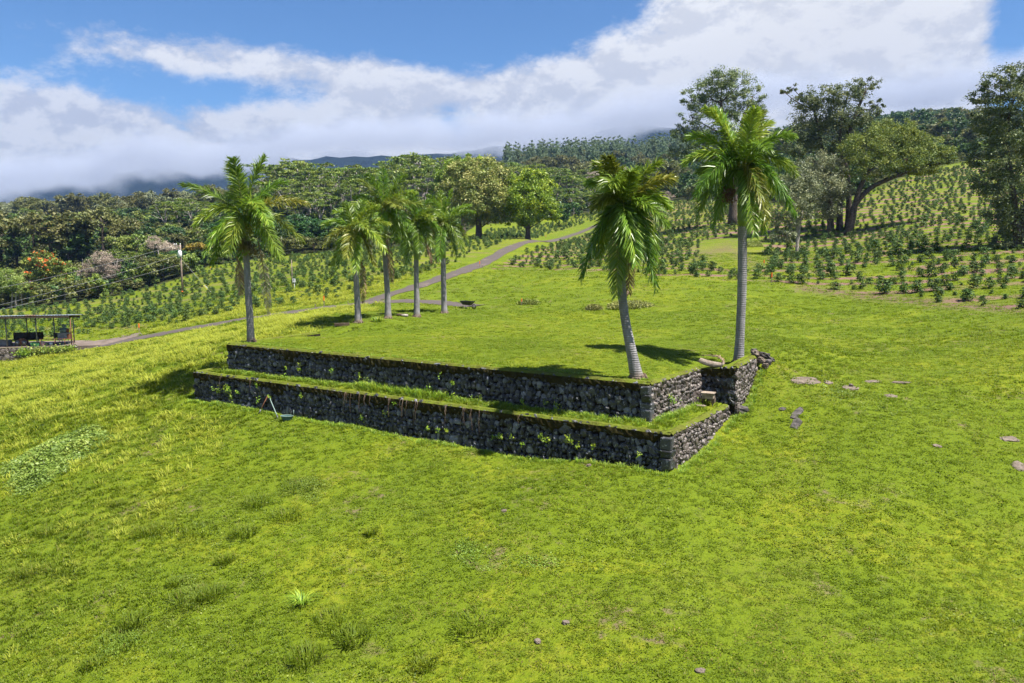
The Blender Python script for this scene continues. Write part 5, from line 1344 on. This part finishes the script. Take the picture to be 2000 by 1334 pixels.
# fallen dry palm frond on the wall top above the niche
def fallen_frond():
    rs = np.random.RandomState(31); o = W(1390, 714, 29.7); root = empty('fallen_frond', (o.x, o.y, 0.08), 'dry grey fallen palm frond lying on the wall top above the niche', 'palm frond')
    def L(px, py, Y): return np.array(W(px, py, Y)) - np.array(root.location)
    a = L(1366, 708, 29.6); b = L(1413, 716, 29.3); sheath = []
    # boat-shaped sheath
    n = 13; mb = MB(); vs = []; fs = []
    for i in range(n):
        t = i / (n - 1); c = a + (b - a) * t + np.array([0, 0, -.05 * math.sin(math.pi * t) + .05 * (1 - t) ** 3]); w = .03 + .09 * math.sin(math.pi * min(1, .12 + t * .8)) ** .7
        for k in range(7):
            an = math.pi * (k / 6 - .5) * 1.15; vs.append(c + np.array([.06 * math.sin(an) , -w * .5 * math.cos(an) + .08, w * .75 * math.sin(an) + .06]))
    for i in range(n - 1):
        for k in range(6): q = i * 7 + k; fs.append((q, q + 1, q + 8, q + 7))
    mb.add(vs, fs, 0, .5, False); sh = mb.build('sheath', M['wood'], root); so = sh.modifiers.new('thick', 'SOLIDIFY'); so.thickness = .02
    me = frond_mesh('leaf', L(1412, 712, 29.4), L(1418, 690, 29.6), L(1372, 694, 30.6), rs, .13, [M['deadfrond'], M['deadfrond']], 26, .8, None, .02); link('leaf', me, root)
    mb = MB(); mb.tube([Vector(L(1408, 718, 29.2)), Vector(L(1414, 706, 29.3)), Vector(L(1404, 697, 29.7)), Vector(L(1372, 693, 30.6))], [.018, .016, .014, .008], 6); mb.build('rib', M['wood'], root)
fallen_frond()
# wooden box standing in the niche and boards before it
def niche_box():
    p = W(1383, 789, 29.0); p.z = float(gz(p.x, p.y)); root = empty('wooden_box', p, 'small weathered wooden box on legs standing in the wall niche', 'box')
    R = Matrix.Rotation(-.45, 3, 'Z')
    mb = MB(); mb.box((0, 0, .38), (.42, .34, .20), 0, R); mb.build('body', M['wood'], root)
    mb = MB(); mb.box((0, 0, .50), (.52, .44, .035), 0, R); mb.build('lid', M['wood'], root)
    for a in (-1, 1):
        for b in (-1, 1):
            mb = MB(); mb.box(R @ Vector((.19 * a, .14 * b, .14)), (.05, .05, .30), 0, R); mb.build('leg', M['darkwood'], root)
    p = W(1368, 794, 28.6); p.z = float(gz(p.x, p.y)); root = empty('board', p, 'pale board lying in the grass before the niche box', 'board')
    mb = MB(); mb.box((0, 0, .06), (.42, .16, .035), 0, Matrix.Rotation(.3, 3, 'Z') @ Matrix.Rotation(.1, 3, 'Y')); mb.build('plank', M['wood'], root)
    p = W(1391, 785, 29.35); p.z = float(gz(p.x, p.y)); rock_obj('block', 'brown stone block behind the niche box', p, (.34, .24, .42), M['rock'], 481, .3, 'block')
niche_box()
# broken rake handles leaning on the lower wall and a basket
def leaning_tools():
    d = (Vector(G_) - Vector(F_)).normalized(); nrm = Vector((d.y, -d.x))
    def wallpt(px, py, out):        # on the lower wall face, moved outwards
        u, v = uv_of(px, py); n = Vector((F_[0], F_[1])) + nrm * out
        # meet the plane of the wall
        den = u * nrm.x + nrm.y; Y = (n.x * nrm.x + n.y * nrm.y) / den
        return Vector((u * Y, Y, ZC + v * Y))
    top = wallpt(524, 771, .14); a = wallpt(505, 803, .55); b = wallpt(543, 803, .55); c = wallpt(560, 803, .6)
    for e, m, lab, r in ((a, 'rust', 'brown pole leaning against the left part of the lower wall', .022), (b, 'aqua', 'pale green handle leaning against the lower wall', .022)):
        e.z = float(gz(e.x, e.y)); root = empty('leaning_pole', e, lab, 'pole'); mb = MB(); mb.tube([(0, 0, 0), (top - e) * .5, top - e], [r, r, r], 8); mb.build('shaft', M[m], root)
        mb = MB(); q = (top - e).normalized(); mb.tube([(0, 0, 0), q * .22], [r * 1.5, r * 1.35], 8); mb.build('grip', M['iron'], root)
    c.z = float(gz(c.x, c.y)); root = empty('basket', c, 'teal plastic tray lying at the foot of the lower wall', 'tray')
    mb = MB(); vs = []; n = 14
    for k in range(n):
        an = 2 * math.pi * k / n; vs.append((.20 * math.cos(an), .13 * math.sin(an), .03)); 
    for k in range(n):
        an = 2 * math.pi * k / n; vs.append((.29 * math.cos(an), .19 * math.sin(an), .22))
    fs = [(k, (k + 1) % n, n + (k + 1) % n, n + k) for k in range(n)] + [tuple(range(n))[::-1]]
    mb.add(vs, fs, 0); t = mb.build('shell', M['teal'], root); so = t.modifiers.new('thick', 'SOLIDIFY'); so.thickness = .012
    mb = MB(); mb.tube([(.29 * math.cos(2 * math.pi * k / 16), .19 * math.sin(2 * math.pi * k / 16), .225) for k in range(17)], .014, 5); mb.build('rim', M['aqua'], root)
    mb = MB(); mb.tube([(.28, .05, .2), (.30, .08, .48)], [.014, .012], 6); mb.build('handle', M['aqua'], root)
leaning_tools()
# wheelbarrow
def wheelbarrow():
    p = W(912, 606, 62.5); p = footing(p.x, p.y); root = empty('wheelbarrow', p, 'black wheelbarrow standing on the lawn at the end of the asphalt spur', 'wheelbarrow'); root.rotation_euler = (0, 0, -.5)
    mb = MB(); lo = [(-.28, -.24, .36), (.34, -.22, .30), (.34, .22, .30), (-.28, .24, .36)]; hi = [(-.48, -.36, .66), (.62, -.33, .62), (.62, .33, .62), (-.48, .36, .66)]
    mb.add(lo + hi, [(3, 2, 1, 0), (0, 1, 5, 4), (1, 2, 6, 5), (2, 3, 7, 6), (3, 0, 4, 7)]); t = mb.build('tray', M['black'], root); so = t.modifiers.new('thick', 'SOLIDIFY'); so.thickness = .015
    for s in (-1, 1):
        mb = MB(); mb.tube([(.72, .05 * s, .20), (.2, .18 * s, .33), (-.95, .30 * s, .58)], .02, 6); mb.build('handle', M['iron'], root)
        mb = MB(); mb.tube([(-.2, .22 * s, .38), (-.34, .25 * s, 0), (-.12, .23 * s, .0)], .016, 6); mb.build('leg', M['iron'], root)
    mb = MB(); mb.tube([(.70 + .17 * math.cos(a), 0, .19 + .17 * math.sin(a)) for a in np.linspace(0, 2 * math.pi, 17)], .042, 7); w = mb.build('wheel', M['black'], root)
    mb = MB(); mb.tube([(.70, -.06, .19), (.70, .06, .19)], [.08, .08], 10); mb.build('hub', M['iron'], w)
wheelbarrow()
# marker stakes
ST = [((272, 650), 'left of the road near the shed', .9), ((633, 598), 'beside the road junction behind the leftmost palm of the four', .9), ((937, 523), 'where the lawn, road and right field meet', .8), ((1019, 596), 'by the pale low shrub on the lawn', .5), ((1492, 520), 'in the swale right of the tallest palm', .6), ((1507, 552), 'at the lower edge of the right field', .8), ((1066, 466), 'beside the road under the compact mango', .7), ((411, 528), 'high in the left coffee field', .7)]
for (px, py), where, h in ST:
    g = on_ground(px, py, 40); root = empty('marker_stake', g, 'orange-topped marker stake ' + where, 'stake'); mb = MB(); mb.box((0, 0, h * .35), (.06, .06, h * .8)); mb.build('stake', M['wood'], root)
    mb = MB(); mb.box((0, 0, h * .85), (.085, .085, h * .5)); mb.build('painted_top', M['flag'], root)
for px, py, lab in ((616, 602, 'pale wooden peg left of the road-junction stake'), (680, 597, 'pale wooden peg right of the road-junction stake'), (942, 524, 'white peg beside the stake at the lawn corner')):
    g = on_ground(px, py, 40); root = empty('peg', g, lab, 'stake'); mb = MB(); mb.box((0, 0, .18), (.07, .07, .42), 0, Matrix.Rotation(.08, 3, 'X')); mb.build('stake', M['wood'], root)

# ------------------------------------------------------------------ utility pole, lines, meter post
def utility():
    Y = 110.0; b = W(357, 578, Y); b.z = float(gz(b.x, b.y)); t = W(352, 478, Y); root = empty('utility_pole', b, 'wooden utility pole with a transformer in the left coffee field', 'utility pole')
    H = t.z - b.z; mb = MB(); mb.tube([(0, 0, -.3), (0, 0, H * .5), (0, 0, H)], [.15, .13, .11], 10); mb.build('shaft', M['pole'], root)
    mb = MB(); mb.tube([(.05, -.32, H - 1.75), (.05, -.32, H - 1.70), (.05, -.32, H - .95), (.05, -.32, H - .85)], [.22, .26, .26, .15], 14); tr = mb.build('transformer', M['whitemetal'], root)
    for dx in (-.1, .2):
        mb = MB(); mb.tube([(dx, -.32, H - .86), (dx, -.32, H - .62)], [.05, .035], 7); mb.build('bushing', M['machgrey'], tr)
    mb = MB(); mb.box((-.42, 0, H - .12), (.95, .09, .11)); arm = mb.build('crossarm', M['wood'], root)
    for dx in (-.85, -.55, 0.02):
        mb = MB(); mb.tube([(dx, 0, H - .06), (dx, 0, H + .10), (dx, 0, H + .20)], [.035, .07, .03], 8); mb.build('insulator', M['whitemetal'], arm)
    mb = MB(); mb.tube([(0, 0, .55), (0, 0, .72)], [.158, .158], 10); mb.build('marker_band', M['flag'], root)
    mb = MB(); mb.tube([(-.9, 0, H + .2), (-1.0, -.02, H + .32), (-.75, -.2, H + .1), (-.1, -.3, H - .65)], .016, 5); mb.build('lead_wire', M['wire'], root)
    for (a, e, sag, lab) in (((340, 480), (-170, 592, 96), 1.0, 'top'), ((352, 497), (-170, 633, 96), .9, 'middle'), ((353, 516), (-170, 640, 96), .7, 'lowest')):
        p0 = W(*a, Y); p1 = W(*e)
        cu = MB(); pts = [p0 + (p1 - p0) * (i / 24) + Vector((0, 0, -sag * 4 * (i / 24) * (1 - i / 24) * .6)) for i in range(25)]; o = p0.copy(); cu.tube([q - o for q in pts], .022, 5)
        w = cu.build('power_line', M['wire'], None, o); tag(w, lab + ' overhead power line running left from the utility pole', 'cable')
    for (e, m, lab, f) in (((410, 564, 106), 'yellow', 'yellow guy-wire guard right of the utility pole', 1.0), ((413, 571, 106), 'whitemetal', 'white guy-wire guard right of the utility pole', 1.0)):
        q = W(*e); q.z = float(gz(q.x, q.y)); root2 = empty('guy_wire', q, lab, 'guy wire'); top = W(353, 505, Y) - q; mb = MB(); mb.tube([(0, 0, 0), top], .009, 4); mb.build('cable', M['wire'], root2)
        mb = MB(); mb.tube([top * .01, top * .22], .026, 7); mb.build('guard', M[m], root2)
    b = W(572, 583, 88); b = footing(b.x, b.y); root = empty('meter_post', b, 'thin post with a small white meter box by the left field', 'post'); mb = MB(); mb.tube([(0, 0, -.2), (0, 0, 3.6)], [.05, .04], 7); mb.build('post', M['pole'], root)
    mb = MB(); mb.box((.22, -.06, 1.15), (.30, .16, .42)); bx = mb.build('meter_box', M['whitemetal'], root); mb = MB(); mb.box((.22, -.145, 1.22), (.16, .02, .16)); mb.build('meter_window', M['machgrey'], bx)
    mb = MB(); mb.tube([(.26, -.05, 0), (.26, -.05, .95)], .03, 6); mb.build('conduit', M['whitemetal'], root)
utility()

# ------------------------------------------------------------------ open shed on its stone base
def shed():
    o = W(70, 676, 73.5); sl = o.z; ex = Vector((0.975, 0.22, 0)).normalized(); ey = Vector((-ex.y, ex.x, 0)); R = Matrix((ex, ey, Vector((0, 0, 1)))).transposed()
    def L(a, b, z): return R @ Vector((a, b, z))
    # paved floor and apron
    mb = MB(); vs = [L(-7.5, -.6, 0), L(4.2, -.6, 0), L(6.5, -.7, -.10), L(9.8, .6, -.08), L(9.0, 2.6, -.02), L(4.2, 4.6, 0), L(-7.5, 4.6, 0)]
    vs = [v if i not in (2, 3, 4) else Vector((v.x, v.y, float(gz(o.x + v.x, o.y + v.y)) + .05 - o.z)) for i, v in enumerate(vs)]; n = len(vs); mb.add(vs + [v + Vector((0, 0, -1.2)) for v in vs], [tuple(range(n))] + [(i, n + i, n + (i + 1) % n, (i + 1) % n) for i in range(n)])
    tag(mb.build('concrete_floor', M['concrete'], None, o), 'stained concrete floor and apron of the open shed', None, None, 'structure')
    # stone base in front
    root = empty('foundation_wall', o + L(-1, -.75, -1.3), 'rough stone base wall under the open shed', 'stone wall')
    p0 = o + L(-8.0, -.78, 0); p1 = o + L(3.9, -.78, 0)
    def bot(s): q = p0 + (p1 - p0) * s; return min(float(gz(q.x, q.y - .3)), sl - .25)
    sg = ((p0.x, p0.y), (p1.x, p1.y), sl - .02, sl - .02, bot, .04)
    wall_core(root, [(sg, 0)], .2, [M['sidemortar']]); stone_wall(root, wall_stones(sg, np.random.RandomState(4), .36, M['sidestone']), 300)
    # frame
    root = empty('open_shed', o, 'open-sided shed with a rusty tin roof on thin posts at the left edge', 'shed')
    zt = {-.3: 2.95, 4.2: 2.70}
    for a, b in ((-7.0, -.3), (-2.4, -.3), (.25, -.3), (3.35, -.3), (-7.0, 2.5), (-1.6, 2.5), (.9, 2.5), (2.7, 2.5)):
        mb = MB(); h = 2.86 - (b + .3) * .065; mb.tube([L(a, b, -.05), L(a, b, h)], .055, 8); mb.build('post', M['rust'] if a == 3.35 else M['iron'], root)
    for b in (-.3, 2.5):
        mb = MB(); h = 2.90 - (b + .3) * .065; mb.box(L(-2.55, b, h), (11.9, .10, .18), 0, R); mb.build('beam', M['darkwood'], root)
    for a in np.arange(-7.8, 3.4, 1.4):
        mb = MB(); mb.tube([L(a, -.75, 3.02), L(a, 2.75, 2.80)], .05, 4); mb.build('rafter', M['darkwood'], root)
    a0 = -8.5; k = 0
    while a0 < 2.6:
        w = 1.02; vs = []; fs = []; m = 14
        for i in range(m + 1):
            a = a0 + w * i / m; dz = .022 * math.sin(2 * math.pi * i / m * 4) + .004 * k % .01
            vs += [L(a, -.95, 3.13 + dz), L(a, 2.9, 2.87 + dz)]
        for i in range(m): q = i * 2; fs.append((q, q + 2, q + 3, q + 1))
        mb = MB(); mb.add(vs, fs, 0, (k * .37) % 1); s = mb.build('roof_sheet', M['tin'] if k % 4 else M['rust'], root); so = s.modifiers.new('thick', 'SOLIDIFY'); so.thickness = .02
        a0 += 1.0; k += 1
    mb = MB(); mb.box(L(-2.5, -.90, 3.00), (11.9, .04, .20), 0, R); mb.build('fascia', M['darkwood'], root)
    # rusty railing along the edge
    root = empty('railing', o + L(2.6, -.5, 0), 'low rusty pipe railing along the shed floor', 'railing'); c = L(2.6, -.5, 0)
    for a in (.6, 1.9, 2.8, 3.6):
        mb = MB(); mb.tube([L(a, -.5, 0) - c, L(a, -.5, .75) - c], .028, 6); mb.build('post', M['rust'], root)
    mb = MB(); mb.tube([L(.6, -.5, .72) - c, L(3.6, -.5, .70) - c], .026, 6); mb.build('rail', M['rust'], root)
    # coffee pulper: hopper, drum, sheet-steel body, legs
    q = o + L(2.25, 1.2, 0); root = empty('coffee_pulper', q, 'green-grey coffee pulping machine with funnel and drum in the shed', 'machine')
    mb = MB(); mb.tube([(0, 0, 1.62), (0, 0, 1.70), (0, 0, 2.0)], [.12, .14, .27], 14, cap=False); h = mb.build('hopper', M['machine'], root); so = h.modifiers.new('thick', 'SOLIDIFY'); so.thickness = .015
    mb = MB(); mb.tube([(-.32, 0, 1.40), (-.30, 0, 1.40), (.30, 0, 1.40), (.32, 0, 1.40)], [.2, .27, .27, .2], 16); d = mb.build('drum', M['machine'], root); mb = MB(); mb.tube([(.32, 0, 1.40), (.42, 0, 1.40)], [.22, .22], 14); mb.build('flywheel', M['rust'], d)
    mb = MB(); mb.box((-.05, 0, .83), (.95, .6, .62)); mb.box((-.05, 0, 1.16), (1.0, .64, .04)); mb.build('body', M['machgrey'], root); mb = MB(); mb.box((.54, -.05, .80), (.22, .5, .5)); mb.build('side_cover', M['rust'], root)
    for sx in (-.42, .5):
        for sy in (-.24, .24):
            mb = MB(); mb.tube([(sx, sy, 0), (sx, sy, .56)], .03, 6); mb.build('leg', M['iron'], root)
    mb = MB(); mb.box((-.1, -.52, .62), (.5, .5, .03), 0, Matrix.Rotation(.5, 3, 'X')); mb.build('chute', M['machgrey'], root)
    # dark trough behind
    q = o + L(-1.3, 1.9, 0); root = empty('trough', q, 'long black sheet-metal trough at the back of the shed', 'trough')
    mb = MB(); mb.box((0, 0, .85), (2.7, .08, .75), 0, R); mb.build('back_panel', M['darkbin'], root); mb = MB(); mb.box(R @ Vector((0, -.5, .55)), (2.5, .9, .08), 0, R); mb.build('bed', M['darkbin'], root)
    for sx in (-1.2, 1.2):
        for sy in (-.85, -.1): mb = MB(); mb.tube([R @ Vector((sx, sy, 0)), R @ Vector((sx, sy, .55))], .035, 6); mb.build('leg', M['iron'], root)
    # engine
    q = o + L(-1.35, .35, 0); root = empty('engine', q, 'rusty red-brown engine with a flywheel in the shed front', 'machine')
    mb = MB(); mb.box((0, 0, .38), (.85, .5, .48)); mb.box((.05, 0, .68), (.5, .36, .18)); b = mb.build('block', M['rust'], root); bv = b.modifiers.new('bevel', 'BEVEL'); bv.width = .04
    for sx in (-.28, .42): mb = MB(); mb.tube([(sx, -.30, .36), (sx, -.24, .36)], [.23, .23], 16); f = mb.build('flywheel', M['iron'], root); mb = MB(); mb.tube([(sx, -.32, .36), (sx, -.29, .36)], [.06, .06], 10); mb.build('hub', M['whitemetal'], f)
    mb = MB(); mb.box((0, 0, .07), (1.1, .62, .14)); mb.build('skid', M['darkwood'], root)
    for (a, b, s, nm, mt, lab, cat) in ((-.15, .25, (.62, .45, .36), 'storage_bin', 'green', 'bright green plastic bin standing behind another in the shed front', 'bin'), (.0, -.22, (.66, .40, .26), 'storage_bin', 'green', 'flat green plastic bin at the front edge of the shed floor', 'bin'),
                                        (-3.2, 1.1, (1.1, .7, .55), 'steel_tank', 'machgrey', 'grey sheet-steel tank at the left of the shed', 'tank'), (-4.7, .9, (1.2, .7, .5), 'steel_tank', 'machgrey', 'second grey tank cut by the left edge of the picture', 'tank')):
        q = o + L(a, b, 0); root = empty(nm, q, lab, cat); x, y, z = s; mb = MB(); lo = [(-x * .44, -y * .42, .02), (x * .44, -y * .42, .02), (x * .44, y * .42, .02), (-x * .44, y * .42, .02)]; hi = [(-x * .5, -y * .5, z), (x * .5, -y * .5, z), (x * .5, y * .5, z), (-x * .5, y * .5, z)]
        mb.add(lo + hi, [(3, 2, 1, 0), (0, 1, 5, 4), (1, 2, 6, 5), (2, 3, 7, 6), (3, 0, 4, 7)]); t = mb.build('shell', M[mt], root); so = t.modifiers.new('thick', 'SOLIDIFY'); so.thickness = .02
        mb = MB(); mb.tube([(hi[i % 4][0], hi[i % 4][1], z) for i in range(5)], .022, 5); mb.build('rim', M[mt], root)
    q = o + L(.62, .05, 0); root = empty('sack', q, 'red and white sack beside the green bins', 'sack'); v, f = rock_proto(501, 9, 7); mb = MB(); mb.add([(a[0] * .42, a[1] * .34, a[2] * .5 + .23) for a in v], f, 0, .5, True); mb.build('bag', M['redwhite'], root); mb = MB(); mb.tube([(0, 0, .42), (.02, 0, .50)], [.05, .09], 8); mb.build('tied_neck', M['redwhite'], root)
    q = o + L(1.25, .35, 0); root = empty('bucket', q, 'small pale bucket on the shed floor behind the railing', 'bucket'); mb = MB(); mb.tube([(0, 0, 0), (0, 0, .28)], [.12, .16], 14); mb.build('shell', M['whitemetal'], root); mb = MB(); mb.tube([(-.16, 0, .27), (0, -.06, .40), (.16, 0, .27)], .008, 4); mb.build('handle', M['iron'], root)
    q = o + L(-3.55, -.42, 0); root = empty('bucket', q, 'white round tub at the left front of the shed floor', 'bucket'); mb = MB(); mb.tube([(0, 0, 0), (0, 0, .34)], [.17, .21], 14); mb.build('shell', M['whitemetal'], root); mb = MB(); mb.tube([(-.21, 0, .33), (0, -.08, .46), (.21, 0, .33)], .008, 4); mb.build('handle', M['iron'], root)
    q = o + L(1.15, 1.7, 0); root = empty('chair', q, 'dark office chair at the back of the shed', 'chair'); mb = MB(); mb.box((0, 0, .48), (.46, .46, .08)); mb.build('seat', M['black'], root); mb = MB(); mb.box((-.02, .24, .86), (.42, .07, .52), 0, Matrix.Rotation(.12, 3, 'X')); mb.build('backrest', M['black'], root)
    mb = MB(); mb.tube([(0, 0, .06), (0, 0, .46)], .03, 7); mb.build('column', M['iron'], root)
    for k in range(5): a = 2 * math.pi * k / 5; mb = MB(); mb.tube([(0, 0, .09), (.28 * math.cos(a), .28 * math.sin(a), .04)], .025, 5); mb.build('leg', M['iron'], root)
    # bushes growing over the base wall
    for i, (a, s) in enumerate(((-.6, .5), (.5, .55), (1.4, .5), (2.4, .45), (3.3, .4), (-4.2, .4))):
        q = o + L(a, -1.15, 0); z = float(gz(q.x, q.y)); rs = np.random.RandomState(600 + i); C = rs.normal(0, .42, (420, 3)) * [1, .5, s] + [0, 0, (sl - z) * .62]; v, f = leaf_np(rs, C, .16, .5, .6)
        root = empty('wall_bush', (q.x, q.y, z), 'green bush growing against the stone base of the shed', 'bush', 'bushes along the shed base'); link('crown', mesh_np('crown', v, f, mats=[M['light' if i % 2 else 'weed']], tint=np.repeat(rs.rand(420), 4)), root); mb = MB(); mb.tube([(0, 0, -.1), (.05, .1, .5)], [.03, .015], 5); mb.build('stem', M['bark'], root)
shed()

# ------------------------------------------------------------------ cloud on the mountain and haze in the air
def cloud_bank():
    mb = MB(); mb.box((0, 2180, 420), (6400, 230, 800)); o = mb.build('cloud', [], None); me = o.data
    m, g, out = material('cloud_vapour'); me.materials.clear(); me.materials.append(m)
    p = pos(g); sep = g.node('ShaderNodeSeparateXYZ'); g.put(sep.inputs[0], p)
    base = g.math('ADD', 312.0, g.math('MULTIPLY', sep.outputs[0], 0.0993))
    n = g.math('ADD', g.math('MULTIPLY', g.noise(p, 0.0022, 2, 0.5, 0.0), 1.2), g.math('MULTIPLY', g.noise(p, 0.010, 4, 0.6, 0.0), 0.6))
    h = g.math('ADD', g.math('SUBTRACT', sep.outputs[2], base), g.math('MULTIPLY', g.math('SUBTRACT', n, 0.9), 170))
    d = g.math('MULTIPLY', g.ramp(h, 0, 40), g.math('SUBTRACT', 1.0, g.ramp(h, 45, 120)))
    v = g.node('ShaderNodeVolumePrincipled'); v.inputs['Color'].default_value = (.56, .60, .69, 1); v.inputs['Density Attribute'].default_value = ''
    v.inputs['Anisotropy'].default_value = 0.0
    g.put(v.inputs['Density'], g.math('MULTIPLY', d, 0.018)); g.l.new(v.outputs[0], out.inputs['Volume'])
    tag(o, 'grey cloud lying on the mountain flank', None, None, 'stuff')
cloud_bank()
def haze():
    top = float(GZ.max()) + 45; bot = float(GZ.min()) - 2
    mb = MB(); mb.box((0, 965, (top + bot) / 2), (3900, 2030, top - bot)); o = mb.build('haze', [], None)
    m, g, out = material('haze_air'); o.data.materials.clear(); o.data.materials.append(m)
    v = g.node('ShaderNodeVolumePrincipled'); v.inputs['Color'].default_value = (.28, .48, 1.0, 1); v.inputs['Density'].default_value = 0.00008
    v.inputs['Density Attribute'].default_value = ''; g.l.new(v.outputs[0], out.inputs['Volume'])
    tag(o, 'thin blue haze over the slopes', None, None, 'stuff'); print('haze', top, bot)
haze()

# ------------------------------------------------------------------ tell the members of small rows apart
ORD = ['leftmost', 'second from the left', 'third from the left', 'fourth from the left', 'fifth from the left', 'sixth from the left', 'seventh from the left', 'eighth from the left', 'ninth from the left', 'tenth from the left', 'eleventh from the left', 'twelfth from the left']
def tell_apart():
    gr = {}
    for o in COL.objects:
        if o.get('group') and o.get('label') and o.parent is None: gr.setdefault(o['label'], []).append(o)
    for lab, os_ in gr.items():
        n = len(os_)
        if n < 2 or n > 34: continue
        def px(o): return float(P(o.location.x, o.location.y, o.location.z)[0])
        os_.sort(key=px)
        half = len(ORD)
        for i, o in enumerate(os_):
            if n <= 24 and (i < half or n - 1 - i < half):
                t = ORD[i] if i <= (n - 1) / 2 and i < half else ORD[n - 1 - i].replace('left', 'right')
            elif i < half: t = ORD[i]
            elif n - 1 - i < half: t = ORD[n - 1 - i].replace('left', 'right')
            else: continue
            w = lab.split(); 
            o['label'] = ' '.join(w[:16 - len(t.split())]) + ', ' + t if len(w) + len(t.split()) <= 16 else lab
tell_apart()
